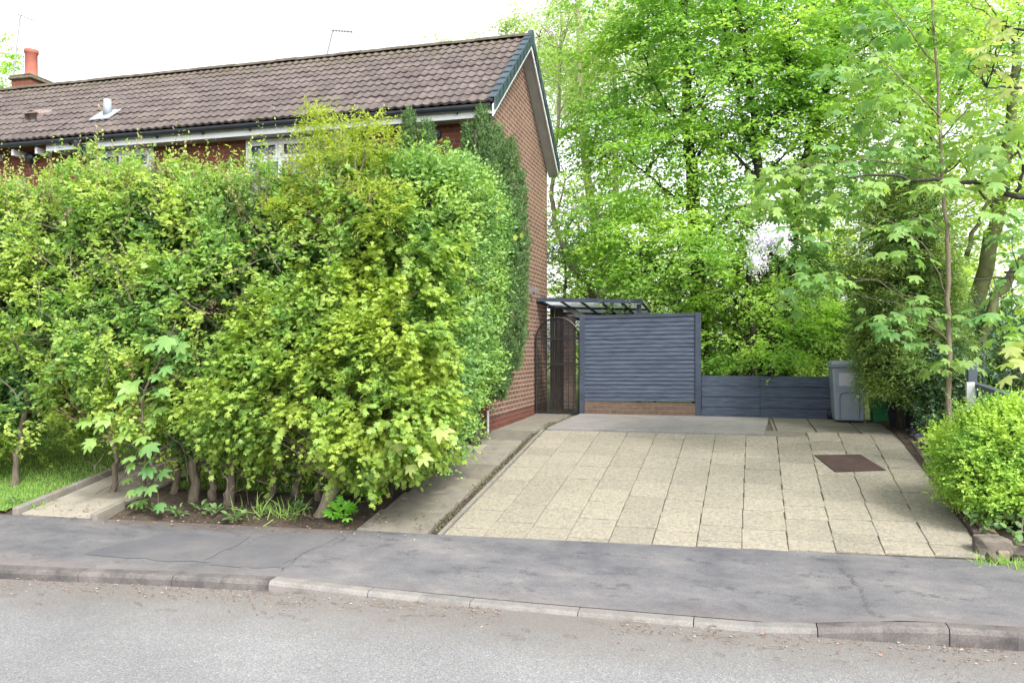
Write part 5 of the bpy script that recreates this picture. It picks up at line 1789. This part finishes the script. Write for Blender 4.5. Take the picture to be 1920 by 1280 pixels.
# hawthorn in blossom
Yh = 16.9
hw = tree('blossoming_hawthorn', 'small hawthorn carrying a cluster of white blossom among the trees', 58,
     [at(1445, 720, Yh) * np.array((1, 1, 0)) + np.array((0, 0, -1.25)), at(1448, 620, Yh), at(1440, 520, Yh), at(1440, 440, Yh)], .05, .015, [],
     [pb(1440, 470, Yh - .3, 60, 50, .6), pb(1480, 430, Yh - .2, 40, 40, .5), pb(1430, 440, Yh - .6, 45, 45, .4)], 170, 'deep', .055, .4, kind='twig', kmain=9, links=45, flare=.02)[0]
rng = np.random.default_rng(59)
BB = [pb(1420, 470, Yh - .9, 18, 32, .2), pb(1445, 430, Yh - .9, 26, 20, .2), pb(1430, 445, Yh - .9, 20, 22, .2), pb(1462, 445, Yh - .9, 16, 26, .2), pb(1412, 485, Yh - .9, 12, 16, .15)]
p, nr = blob_points(rng, [(u[0], u[1], u[2] - .05, u[3] * 1.1, u[4] * 1.2, u[5] * 1.25) for u in BB], 620, .2, 1.1, .5, .15, .42, .13, 4, None, 3, .3)
q = (p[:, None, :] + rng.normal(size=(len(p), 6, 3)) * .028).reshape(-1, 3)
leaf_mesh('blossom', q, rand_unit(rng, len(q)), unit(rng.normal(size=(len(q), 3)) + np.array((0, -1.2, .5))), .034, T_ROUND, M['blossom'], hw)

# left of the canopy: leaning pale trunk, dark laurel, blossom shrub
Y6 = 18.5
tree('leaning_birch', 'slim pale trunk leaning left just beyond the gable wall', 61,
     [at(1125, 720, Y6) * np.array((1, 1, 0)) + np.array((0, 0, -1.25)), at(1112, 560, Y6), at(1080, 510, Y6), at(1055, 460, Y6), at(1040, 410, Y6), at(1034, 350, Y6), at(1045, 250, Y6), at(1050, 100, Y6)], .09, .035,
     [([at(1044, 400, Y6), at(1060, 340, Y6), at(1052, 310, Y6)], .03, .012)],
     [pb(1065, 300, Y6, 60, 70, .9), pb(1075, 180, Y6, 70, 70, 1.0), pb(1050, 60, Y6, 60, 60, 1.0), pb(1060, 400, Y6 + .3, 35, 40, .6)], 380, 'pale', .055, .5, bark='bark_pale', links=25, gap=.46, kind='fan', flare=.02)
Y7 = 22.0
tree('birch_tree', 'tall pale barked tree far behind the canopy', 62,
     [at(1135, 720, Y7) * np.array((1, 1, 0)) + np.array((0, 0, -1.25)), at(1128, 560, Y7), at(1118, 430, Y7), at(1100, 330, Y7), at(1090, 200, Y7), at(1085, 60, Y7), at(1080, -120, Y7)], .17, .05,
     [([at(1118, 430, Y7), at(1090, 380, Y7), at(1060, 360, Y7)], .05, .015), ([at(1128, 480, Y7), at(1160, 400, Y7), at(1190, 330, Y7)], .06, .02)],
     [pb(1090, 420, Y7, 70, 60, 1.4), pb(1140, 360, Y7, 80, 70, 1.4), pb(1110, 230, Y7, 90, 80, 1.6), pb(1130, 100, Y7, 90, 80, 1.6), pb(1100, -20, Y7, 100, 80, 1.6), pb(1180, 440, Y7, 80, 60, 1.4), pb(1040, 110, Y7 + .5, 50, 50, 1.2)], 760, 'pale', .07, .65, bark='bark_pale', links=40, gap=.48)
Y8 = 19.0
tree('laurel_bush', 'dark glossy laurel bush behind the canopy roof', 63,
     [at(1110, 720, Y8) * np.array((1, 1, 0)) + np.array((0, 0, -1.25)), at(1110, 640, Y8), at(1105, 540, Y8)], .07, .03, [],
     [pb(1060, 520, Y8, 60, 55, .9), pb(1130, 530, Y8, 70, 50, .9), pb(1200, 540, Y8, 60, 45, .8), pb(1080, 460, Y8 + .3, 60, 50, .9), pb(1250, 570, Y8, 60, 50, .8), pb(1100, 620, Y8, 120, 60, .9)],
     900, 'glossy', .10, .35, kind='twig', kmain=8, links=20, gap=.33, cat='bush', tmpl=T_NARROW)
tree('flowering_shrub', 'green shrub sprinkled with small pale flowers between gable wall and laurel', 64,
     [at(1060, 720, 19.6) * np.array((1, 1, 0)) + np.array((0, 0, -1.25)), at(1060, 560, 19.6), at(1060, 440, 19.6)], .05, .02, [],
     [pb(1070, 430, 19.6, 55, 70, .8), pb(1050, 500, 19.6, 40, 50, .7), pb(1110, 470, 19.8, 50, 60, .8)], 420, 'deep', .06, .4, kind='twig', kmain=9, links=15, gap=.3, cat='shrub')
rng = np.random.default_rng(65)
p, nr = blob_points(rng, [pb(1075, 455, 19.4, 55, 70, .8)], 130, .6, 1.05, .2, .4, .4, .3, 3, None, 3, .1)
p = p[p[:, 1] < 19.6]
leaf_mesh('blossom', p, rand_unit(rng, len(p)), unit(rng.normal(size=(len(p), 3)) + np.array((0, -1, .5))), .06, T_ROUND, M['blossom'], bpy.data.objects['flowering_shrub'])

# far trees above the ridge and beyond, each its own crown
def far_tree(label, px, py, Y, rx, ry, n, leaf, seed, size=.13):
    c = at(px, py, Y)
    tree('far_tree', label, seed, [np.array((c[0], Y, -1.3)), np.array((c[0] + .1, Y, (c[2] - 1.3) / 2)), c], .2, .05, [],
         [pb(px, py, Y, rx, ry, rx * .012), pb(px + rx * .5, py + ry * .4, Y, rx * .7, ry * .7, rx * .009), pb(px - rx * .5, py + ry * .5, Y, rx * .7, ry * .7, rx * .009), pb(px, py + ry * 1.1, Y, rx, ry * .8, rx * .01)],
         n, leaf, size, .9, bark='bark', links=30, gap=.44, group='far trees beyond the garden', lo=.3)
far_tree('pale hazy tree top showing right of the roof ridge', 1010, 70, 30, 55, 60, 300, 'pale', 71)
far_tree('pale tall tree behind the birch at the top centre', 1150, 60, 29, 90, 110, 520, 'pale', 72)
far_tree('green tree behind the chimney at the left edge', -15, 130, 34, 40, 60, 260, 'beech', 73)
far_tree('tree tip just showing over the middle of the roof ridge', 872, 88, 32, 14, 26, 60, 'beech', 74, .10)
far_tree('low tree tip poking over the ridge left of the taller tip', 826, 92, 33, 16, 12, 40, 'lit', 75, .10)
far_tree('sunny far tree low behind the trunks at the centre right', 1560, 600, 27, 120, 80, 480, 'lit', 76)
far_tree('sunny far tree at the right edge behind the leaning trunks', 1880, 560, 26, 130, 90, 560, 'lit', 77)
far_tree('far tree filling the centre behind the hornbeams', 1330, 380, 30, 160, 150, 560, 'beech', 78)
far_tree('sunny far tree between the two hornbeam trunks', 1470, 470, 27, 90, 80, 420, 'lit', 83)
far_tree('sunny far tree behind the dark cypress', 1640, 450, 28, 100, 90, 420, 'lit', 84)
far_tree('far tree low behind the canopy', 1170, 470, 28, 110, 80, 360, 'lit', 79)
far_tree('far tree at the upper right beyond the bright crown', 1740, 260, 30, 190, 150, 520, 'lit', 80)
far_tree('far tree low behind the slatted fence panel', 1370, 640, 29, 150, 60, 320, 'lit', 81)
# woodland edge that closes the view at the very back
rng = np.random.default_rng(82)
WB = []
for i in range(26):
    X = -14 + 2.0 * i + rng.normal() * .5
    Yw = 38 + rng.normal() * 2
    WB.append((X, Yw, .5 + rng.normal() * .5, 2.0, 1.6, 2.4))
p, nr = blob_points(rng, WB, 3200, .5, 1.05, .25, 1.2, .25, .9, 5, -1.3, 2.6, .7)
d = unit(nr + rng.normal(size=p.shape) * .6)
o = leaf_mesh('woodland_edge', *twig_leaves(rng, p, d, 8, .7, .22, .3, .6, .8, .6), T_KITE, M['beech'])
tag(o, 'distant leafy woodland edge at the far end of the gardens', 'woodland', None, 'stuff')

# ================================================================== RIGHT HAND SIDE
# cypress with drooping sprays
rng = np.random.default_rng(91)
Yc = 13.9
cy = thing('cypress_tree', 'feathery drooping cypress with olive green sprays behind the plant pot', 'tree', gz(at(1690, 700, Yc)[0], Yc))
base = np.array(gz(at(1690, 700, Yc)[0], Yc))
mb = MB()
q, rs = stem(mb, rng, [base, at(1690, 640, Yc), at(1700, 500, Yc), at(1705, 380, Yc), at(1710, 330, Yc)], .07, .02, 8, .01)
CB = [pb(1705, 640, Yc, 68, 55, .65), pb(1680, 705, Yc - .2, 52, 42, .5), pb(1660, 660, Yc, 40, 45, .5), pb(1700, 560, Yc, 85, 60, .7), pb(1690, 480, Yc, 75, 60, .65), pb(1700, 400, Yc, 62, 60, .55), pb(1720, 690, Yc - .3, 70, 60, .6), pb(1705, 350, Yc, 35, 45, .35), pb(1650, 585, Yc, 35, 40, .4), pb(1745, 560, Yc, 40, 55, .5), pb(1750, 640, Yc, 45, 45, .5), pb(1740, 480, Yc, 35, 45, .4)]
p, nr = blob_points(rng, CB, 2000, .5, 1.06, .3, .3, .36, .25, 6, None, 3, .7)
out = unit((p - np.array((base[0], base[1], 0))) * np.array((1, 1, .0)) + 1e-3)
d = unit(out + np.array((0, 0, .12)) + rng.normal(size=p.shape) * .35)
LL = [twig_leaves(rng, p, d, 16, .34, .072, .1, .4, .7, .7, droop=.45)]
for s in (-1, 1):
    hor = np.stack([-d[:, 1], d[:, 0], 0 * d[:, 0]], 1) * s
    for tt in (.2, .5):
        LL.append(twig_leaves(rng, p + d * .34 * tt, unit(d * .8 + hor * .7 + rng.normal(size=p.shape) * .15), 9, .2, .066, .1, .4, .7, .7, droop=.5))
leaf_mesh('crown', *cat4(LL), T_SCALE, M['cypress'], cy)
foliage('inner_crown', cy, rng, CB, 1500, 8, .25, .10, T_KITE, M['conifer'], .05, .6, .2, .4, 0, .4, 8, None, inner=.1)
link_branches(mb, rng, list(zip(q, rs)), [p[i] for i in rng.choice(len(p), 60, replace=False)], .012, .004, .1)
mb.build('trunk', M['bark_dark'], cy, True)

# plant in the pot and the two glossy shrubs beside it
def bush(name, label, seed, blobs, n, leaf, size, base, tmpl=T_SIMPLE, k=9, length=.18, gap=.34, grp=None, cat='shrub', inner_n=0, dirw=(1, .45, .5), gsc=.25, amp=.25, nsc=.3, flat=.5, bark='bark_dark', inner_mat='deep', lo=.5):
    rng = np.random.default_rng(seed)
    t = thing(name, label, cat, tuple(base), grp)
    p, d = foliage('foliage', t, rng, blobs, n, k, length, size, tmpl, M[leaf], lo, 1.05, amp, nsc, gap, gsc, seed, None, dirw=dirw, flat=flat, inner=.7)
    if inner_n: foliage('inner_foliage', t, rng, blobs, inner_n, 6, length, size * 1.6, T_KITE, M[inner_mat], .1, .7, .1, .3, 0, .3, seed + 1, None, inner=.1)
    mb = MB()
    cz_ = np.mean([b[2] for b in blobs])
    sk = []
    for i in range(4):
        b0 = blobs[i % len(blobs)]
        q, rs = stem(mb, rng, [np.array(base), (np.array(base) + np.array(b0[:3])) / 2 + rng.normal(size=3) * .04, np.array(b0[:3])], .018, .006, 5, .01)
        sk += list(zip(q, rs))
    link_branches(mb, rng, sk, [p[i] for i in rng.choice(len(p), min(30, len(p)), replace=False)], .008, .003, .4)
    mb.build('stems', M[bark], t)
    return t
bush('potted_shrub', 'small dark glossy shrub growing in the large black plant pot', 92, [pb(1700, 715, 14.3, 36, 38, .3), pb(1720, 735, 14.2, 28, 30, .25)], 260, 'glossy', .05, (px_, py_, pz + .43), inner_n=60)
bush('glossy_shrub', 'dark glossy leaved shrub between the plant pot and the bushy bright shrub', 93, [pb(1745, 735, 13.4, 34, 36, .3), pb(1765, 700, 13.3, 45, 50, .4), pb(1790, 680, 13.2, 30, 35, .3), pb(1748, 775, 13.2, 26, 25, .2)], 620, 'glossy', .052, gz(at(1750, 780, 13.3)[0], 13.3), inner_n=160)
bush('ivy_bush', 'dark ivy mass behind the grey fence and chain link at the right edge', 94, [pb(1880, 660, 13.2 + 1.0, 60, 60, .5), pb(1850, 720, 13.9, 50, 50, .5), pb(1930, 690, 14.0, 60, 70, .6), pb(1800, 640, 14.6, 50, 60, .5), pb(1870, 600, 14.8, 40, 30, .4)], 700, 'glossy', .06, gz(at(1870, 760, 14)[0], 14.0), inner_n=320)

# bright bushy shrub at the front right
BXc = np.array((2.80, 9.7, -1.12))
bx_bl = [(2.80, 9.65, -1.10, .70, .65, .52), (2.55, 9.55, -1.25, .48, .55, .42), (3.2, 9.6, -1.22, .6, .6, .50), (2.75, 9.45, -.92, .5, .5, .32), (3.05, 9.7, -.86, .42, .45, .24), (2.62, 9.4, -1.42, .42, .4, .28), (3.1, 9.25, -1.35, .55, .4, .38)]
bush('box_shrub', 'bushy bright green shrub leaning over the right edge of the drive', 95, bx_bl, 5200, 'box', .036, gz(2.85, 9.7), T_SIMPLE, 12, .15, .36, None, 'shrub', 1100, (1, .5, .45), .2, .2, .22, .4, lo=.62)
# dead and bramble leaves under it
rng = np.random.default_rng(96)
br = thing('bramble', 'bramble with dark green leaves under the bright bushy shrub', 'plant', gz(2.75, 8.95))
cl = [gpx(1830, 1000), gpx(1885, 985), gpx(1905, 1010), gpx(1870, 1010), gpx(1915, 1035), gpx(1855, 990), gpx(1825, 985), gpx(1895, 970)]
P_ = np.concatenate([c + np.array((0, -.05, .16)) + rng.normal(size=(9, 3)) * np.array((.06, .05, .05)) for c in cl])
leaf_mesh('leaves', P_, unit(rng.normal(size=P_.shape) + np.array((0, -.8, -.2))), unit(rng.normal(size=P_.shape) * .5 + np.array((0, -.6, .9))), .085, T_ROUND, M['weed'], br)
mb = MB()
for c in cl: mb.tube(poly([np.array(gz(2.75, 9.1)), (c + np.array(gz(2.75, 9.1))) / 2 + np.array((0, 0, .25)), c + np.array((0, 0, .16))], 4), .005, 4)
mb.build('stems', M['bark'], br)
P_ = np.concatenate([gpx(1850, 965) + np.array((0, .1, .22)) + rng.normal(size=(60, 3)) * np.array((.1, .08, .05)), gpx(1905, 965) + np.array((0, .1, .24)) + rng.normal(size=(90, 3)) * np.array((.12, .08, .05))])
leaf_mesh('dead_leaves', P_, rand_unit(rng, len(P_)), unit(rng.normal(size=P_.shape) + np.array((0, -.5, .5))), .04, T_SIMPLE, M['dead'], bpy.data.objects['box_shrub'])

# sycamore sapling with thin tan trunk
rng = np.random.default_rng(97)
Ys = 11.4
t = thing('sycamore_sapling', 'slim sycamore with a straight tan trunk rising behind the bright bushy shrub', 'tree', tuple(np.array(gz(at(1780, 760, Ys)[0], Ys))))
mb = MB()
tb = np.array(gz(at(1780, 760, Ys)[0], Ys))
tp = [tb, at(1780, 700, Ys), at(1778, 560, Ys), at(1776, 450, Ys), at(1768, 330, Ys), at(1762, 220, Ys), at(1755, 100, Ys), at(1745, -60, Ys), at(1740, -180, Ys)]
q, rs = stem(mb, rng, tp, .035, .010, 9, .008, 4, .012)
sk = list(zip(q, rs))
for pts, a in (([at(1777, 640, Ys), at(1755, 605, Ys - .1), at(1738, 575, Ys - .2)], .014), ([at(1776, 440, Ys), at(1745, 420, Ys - .2), at(1700, 400, Ys - .4)], .014), ([at(1768, 335, Ys), at(1700, 310, Ys - .2), at(1620, 300, Ys - .5), at(1520, 310, Ys - .8)], .018),
               ([at(1762, 220, Ys), at(1700, 160, Ys - .3), at(1640, 100, Ys - .4)], .018), ([at(1765, 260, Ys), at(1820, 200, Ys - .2), at(1880, 170, Ys - .4)], .016), ([at(1757, 120, Ys), at(1690, 40, Ys - .2), at(1640, -20, Ys - .2)], .016), ([at(1776, 560, Ys), at(1740, 470, Ys - .4), at(1690, 430, Ys - .6)], .012)):
    q2, r2 = stem(mb, rng, pts, a * .7, .004, 6, .012)
    sk += list(zip(q2, r2))
def syc_sprays(rng, spots, Yb, per, size, spread):
    P, A, N, Z = [], [], [], []
    for (x_, y_) in spots:
        c = at(x_, y_, Yb + rng.normal() * .3)
        for k in range(per):
            th = rng.uniform(0, 2 * math.pi)
            o = np.array((math.cos(th), math.sin(th), rng.normal() * .35)) * spread * rng.uniform(.3, 1.2)
            P.append(c + o)
            a = np.array((math.cos(th) * .7, math.sin(th) * .7 - .15, -.55 + rng.normal() * .25))
            A.append(a)
            N.append(np.array((math.cos(th) * .45, math.sin(th) * .45 - .25, .8)) + rng.normal(size=3) * .22)
            Z.append(size * rng.uniform(.65, 1.15))
    return np.array(P), unit(np.array(A)), unit(np.array(N)), np.array(Z)
spots = [(1730, 575), (1690, 590), (1650, 600), (1745, 600), (1680, 620), (1700, 420), (1670, 440), (1690, 470), (1730, 410), (1520, 320), (1480, 340), (1450, 350), (1510, 400), (1550, 350), (1580, 310), (1530, 290), (1460, 320), (1430, 340), (1560, 400), (1600, 360), (1620, 300),
         (1640, 110), (1610, 150), (1660, 180), (1690, 130), (1700, 200), (1730, 240), (1650, 240), (1680, 280), (1600, 220), (1880, 180), (1840, 220), (1860, 250), (1640, 0), (1680, 30), (1600, 40), (1720, 60), (1790, 120), (1800, 60), (1760, 20), (1820, 280), (1790, 300), (1720, 300), (1650, 60), (1570, 130),
         (1760, 690), (1785, 685), (1735, 640), (1500, 440), (1540, 450), (1520, 520), (1500, 560), (1545, 540)]
L = syc_sprays(rng, spots, Ys - .3, 13, .155, .27)
sp2 = [(1430 + rng.uniform(0, 190), 300 + rng.uniform(0, 110)) for _ in range(34)] + [(1600 + rng.uniform(0, 150), 60 + rng.uniform(0, 260)) for _ in range(26)] + [(1480 + rng.uniform(0, 90), 480 + rng.uniform(0, 80)) for _ in range(8)]
L2 = syc_sprays(rng, sp2, Ys - .4, 7, .125, .2)
L = [np.concatenate([u_, v_]) for u_, v_ in zip(L, L2)]
leaf_mesh('crown', *L, T_SYC, M['sycamore'], t)
link_branches(mb, rng, sk, [at(x_, y_, Ys - .3) for x_, y_ in spots], .009, .003, .3, 5)
mb.build('trunk', M['bark_tan'], t, True)

# second sycamore outside the frame, its dark branches reaching in from the right
rng = np.random.default_rng(98)
Yr = 9.2
t = thing('sycamore_tree', 'sycamore branches reaching in from the right edge with large pale yellow leaves at the top', 'tree', gz(5.6, Yr))
mb = MB()
q, rs = stem(mb, rng, [np.array(gz(5.6, Yr)), (5.6, Yr, 0), (5.5, Yr, 2), (5.4, Yr, 4), (5.3, Yr, 5.5)], .14, .05, 9, .02, 4, .04)
sk = list(zip(q, rs))
for pts, a, b in (([(5.55, Yr, 1.5), at(1960, 370, Yr), at(1880, 350, Yr), at(1800, 340, Yr), at(1720, 338, Yr - .1), at(1660, 330, Yr - .2), at(1590, 334, Yr - .3)], .035, .008), ([(5.5, Yr, 2.2), at(1940, 60, Yr - .6), at(1880, 40, Yr - .9)], .02, .006), ([(5.5, Yr, 2.0), at(1960, 170, Yr - .4), at(1850, 165, Yr - .6)], .02, .006),
                  ([(5.55, Yr, 1.0), at(1960, 500, Yr), at(1880, 520, Yr), at(1820, 520, Yr)], .02, .006), ([at(1905, 360, Yr), at(1915, 310, Yr), at(1905, 240, Yr)], .02, .008), ([(5.6, Yr, .3), at(1960, 690, Yr - .5), at(1900, 700, Yr - .8)], .015, .005)):
    q2, r2 = stem(mb, rng, pts, a, b, 6, .014)
    sk += list(zip(q2, r2))
spg = [(1880, 330), (1900, 300), (1850, 320), (1810, 350), (1860, 400), (1900, 440), (1880, 560), (1860, 590), (1900, 610), (1880, 640), (1910, 530), (1780, 350), (1740, 350), (1915, 230), (1640, 345), (1600, 350), (1910, 480), (1870, 280)]
leaf_mesh('crown', *syc_sprays(rng, spg, Yr - .1, 8, .16, .17), T_SYC, M['sycamore'], t)
spy = [(1880, 70), (1860, 100), (1900, 110), (1870, 140), (1840, 90), (1910, 60), (1905, 160), (1890, 30), (1908, 668), (1918, 650), (1914, 690)]
leaf_mesh('pale_leaves', *syc_sprays(rng, spy, Yr - 1.6, 4, .135, .12), T_SYC, M['sycamore_yellow'], t)
link_branches(mb, rng, sk, [at(x_, y_, Yr - .1) for x_, y_ in spg] + [at(x_, y_, Yr - 1.6) for x_, y_ in spy], .009, .003, .3, 5)
mb.build('trunk', M['bark_dark'], t, True)

rng = np.random.default_rng(99)
pc2, nr2 = blob_points(rng, [(5.6, 9.6, 4.2, 1.5, 1.4, 1.3), (6.4, 9.2, 3.2, 1.3, 1.3, 1.0), (5.2, 10.2, 5.2, 1.2, 1.2, 1.0)], 260, .5, 1.05, .25, .5, .4, .5, 3, None, 3, .6)
leaf_mesh('upper_crown', *twig_leaves(rng, pc2, unit(nr2 + rng.normal(size=pc2.shape) * .5), 7, .5, .15, .2, .6, .8, .7, droop=.3), T_SYC, M['sycamore'], t)
bush('boundary_hedge', 'rough green boundary hedge beyond the chain link fence at the far right', 100, [(4.7 + .8 * i, 12.4 + .1 * (i % 3), -.75 + .1 * (i % 2), .7, .6, .75) for i in range(7)], 1500, 'hawthorn', .06, gz(6.5, 12.4), T_SIMPLE, 10, .22, .36, None, 'hedge', 500, (1, .4, .5))

# ================================================================== SMALL PLANTS, GRASS, LITTER
rng = np.random.default_rng(101)
def weed_plant(label, c, n, size, seed, mat='weed', tmpl=T_NARROW, h=.12, spread=.14, grp='weeds along the foot of the hedge', name='weed'):
    rng = np.random.default_rng(seed)
    t = thing(name, label, 'plant', tuple(c), grp)
    th = rng.uniform(0, 2 * math.pi, n)
    el = rng.uniform(.15, 1.1, n)
    ax = np.stack([np.cos(th) * np.cos(el), np.sin(th) * np.cos(el), np.sin(el)], 1)
    st = np.array(c) + ax * spread * rng.uniform(.2, .8, n)[:, None] * np.array((1, 1, h / spread))
    leaf_mesh('leaves', st, unit(ax + np.array((0, -.1, -.25))), unit(np.stack([-np.cos(th) * .5, -np.sin(th) * .5, np.ones(n)], 1) + rng.normal(size=(n, 3)) * .2), size * rng.uniform(.7, 1.2, n), tmpl, M[mat], t)
    mb = MB()
    for i in range(0, n, 2): mb.tube([np.array(c), st[i]], .003, 3, False)
    mb.build('stems', M[mat], t)
    return t
wl_ = [(405, 962, 26, .085, 'leafy weed with broad leaves at the foot of the dark hedge trunks'), (440, 975, 28, .09, 'dusty weed rosette at the pavement edge, next to the middle hedge trunks'), (500, 960, 22, .08, 'weed clump under the bright maple leaves, left of the grass tuft'),
       (560, 955, 26, .085, 'grey green weed growing just left of the leaning maple trunk'), (375, 955, 20, .07, 'small weed beside the thick dark hedge trunk'), (330, 965, 22, .08, 'low weed below the large sycamore leaves near the path'), (290, 960, 20, .08, 'weed with dark leaves by the end of the garden path edging'), (30, 945, 22, .07, 'weed patch beside the hedge trunk at the left edge'), (690, 940, 16, .08, 'weed between the maple seedling and the side path')]
for i, (a, b, n, s_, lab) in enumerate(wl_):
    weed_plant(lab, gpx(a, b), n, s_, 200 + i, tmpl=T_SIMPLE)
weed_plant('bright green maple seedling at the foot of the leaning maple trunk', gpx(645, 972), 34, .11, 240, 'seedling', T_SYC, .26, .22, None, 'maple_seedling')
weed_plant('fresh green seedling beside the side path, right of the bigger seedling', gpx(700, 945), 16, .10, 241, 'seedling', T_SYC, .24, .15, None, 'maple_seedling')

def blades(name, pts, h, seed, mat, lean=.35, parent=None, tmpl=T_BLADE):
    rng = np.random.default_rng(seed)
    n = len(pts)
    ax = unit(rng.normal(size=(n, 3)) * lean + np.array((0, 0, 1.0)))
    nr = unit(rng.normal(size=(n, 3)) * np.array((1, 1, .1)))
    return leaf_mesh(name, pts, ax, nr, h * rng.uniform(.6, 1.3, n), tmpl, mat, parent)
def lawn_pts(n, x0, x1, ya, yb3):
    x = rng.uniform(x0, x1, n); y = rng.uniform(0, 1, n)
    y = np.array([yb(a) + ya + (yb3 - ya) * b for a, b in zip(x, y)])
    return np.stack([x, y, [zleft(a, b) - .01 for a, b in zip(x, y)]], 1)
P_ = np.concatenate([lawn_pts(26000, -12.2, -8.32, .13, 3.9), lawn_pts(9000, -7.0, -4.2, 1.15, 3.0)])
o = blades('grass', P_, .055, 5, M['grass'], .45)
tag(o, 'short green lawn grass in the front garden behind the hedge', 'grass', None, 'stuff')
for i, (a, b, n, lab) in enumerate(((530, 968, 60, 'grass tuft with long arching blades at the foot of the maple tree'), (475, 965, 34, 'thin grass tuft between the weeds under the hedge'), (1885, 1058, 150, 'small green grass tuft in front of the rocks at the right'), (60, 950, 80, 'grass tuft at the corner of the lawn by the garden path'))):
    c = gpx(a, b)
    p = c + rng.normal(size=(n, 3)) * np.array((.14, .07, 0))
    p[:, 2] = [zt(q_[0], q_[1]) for q_ in p]
    o = blades('grass_tuft', p, .24 if i < 2 else .09, 300 + i, M['grass'], .6, None, T_TUFT if i < 2 else T_BLADE)
    tag(o, lab, 'grass tuft', 'grass tufts at the pavement edge')
# weeds, moss and leaves in the strip between path and drive
n = 2600
x = -3.115 + rng.normal(size=n) * .028
y = rng.uniform(8.2, 15.0, n)
k = vnoise(np.stack([x, y, 0 * x], 1), .25, 3) > .42
x, y = x[k], y[k]
x = x + (y - 8.2) * .014
P_ = np.stack([x, y, [zt(a, b) + .005 for a, b in zip(x, y)]], 1)
o = leaf_mesh('strip_weeds', P_, unit(rng.normal(size=P_.shape) + np.array((0, 0, .6))), unit(rng.normal(size=P_.shape) * .5 + np.array((0, 0, 1))), .022 * rng.uniform(.5, 1.3, len(P_)), T_SIMPLE, M['moss'])
tag(o, 'line of moss and tiny weeds between the path and the drive', 'weeds', None, 'stuff')
# fallen leaves and grit
def litter(name, label, gen, n, smin, smax, mat, seed, dz=.012):
    rng = np.random.default_rng(seed)
    P = gen(rng, n)
    P = np.array([(a, b, zt(a, b) + dz) for a, b in P])
    o = leaf_mesh(name, P, rand_unit(rng, len(P)) * np.array((1, 1, .12)), unit(rng.normal(size=P.shape) * .25 + np.array((0, 0, 1))), rng.uniform(smin, smax, len(P)), T_SIMPLE, mat)
    return tag(o, label, 'litter', None, 'stuff')
def g_gutter(rng, n):
    x = rng.uniform(-8, 3, n)
    keep = vnoise(np.stack([x, 0 * x, 0 * x], 1), .8, 2) > .3
    x = x[keep]
    return [(a, yk(a) - abs(rng.normal()) * .22 - .01) for a in x]
litter('leaf_litter', 'dead leaves and seed scraps lying along the kerb', g_gutter, 1500, .010, .030, M['dead'], 401)
def g_soil(rng, n):
    x = rng.uniform(-8.5, -3.2, n)
    return [(a, yb(a) + rng.uniform(-.25, .5)) for a in x]
litter('leaf_litter', 'dry leaves scattered on the soil at the foot of the hedge', g_soil, 420, .015, .045, M['dead'], 402, .014)
def g_path(rng, n):
    return [(-3.9 + abs(rng.normal()) * .12 + (0 if rng.random() < .7 else rng.uniform(0, .7)), rng.uniform(8.2, 12)) for _ in range(n)]
litter('leaf_litter', 'dry leaves scattered on the side path', g_path, 260, .012, .04, M['dead'], 403, .012)
def g_road(rng, n):
    return [(rng.uniform(-8, 3), rng.uniform(4.2, 8.2)) for _ in range(n)]
litter('grit', 'pale grit and seed specks scattered over road and pavement', g_road, 320, .006, .013, M['dead'], 404, .016)
# twigs in the gutter
mb = MB()
for i in range(60):
    a = rng.uniform(-7, 2.5); y0 = yk(a) - rng.uniform(.02, .7); th = rng.uniform(-.5, .5); Lg = rng.uniform(.05, .2)
    z_ = zroad(a) + .02
    mb.tube([(a, y0, z_), (a + Lg * math.cos(th) * .5, y0 + Lg * math.sin(th) * .5 + .01, z_ + .006), (a + Lg * math.cos(th), y0 + Lg * math.sin(th), z_)], .003, 4)
o = mb.build('fallen_twigs', M['bark'])
tag(o, 'thin dry twigs lying in the gutter of the road', 'twigs', None, 'stuff')
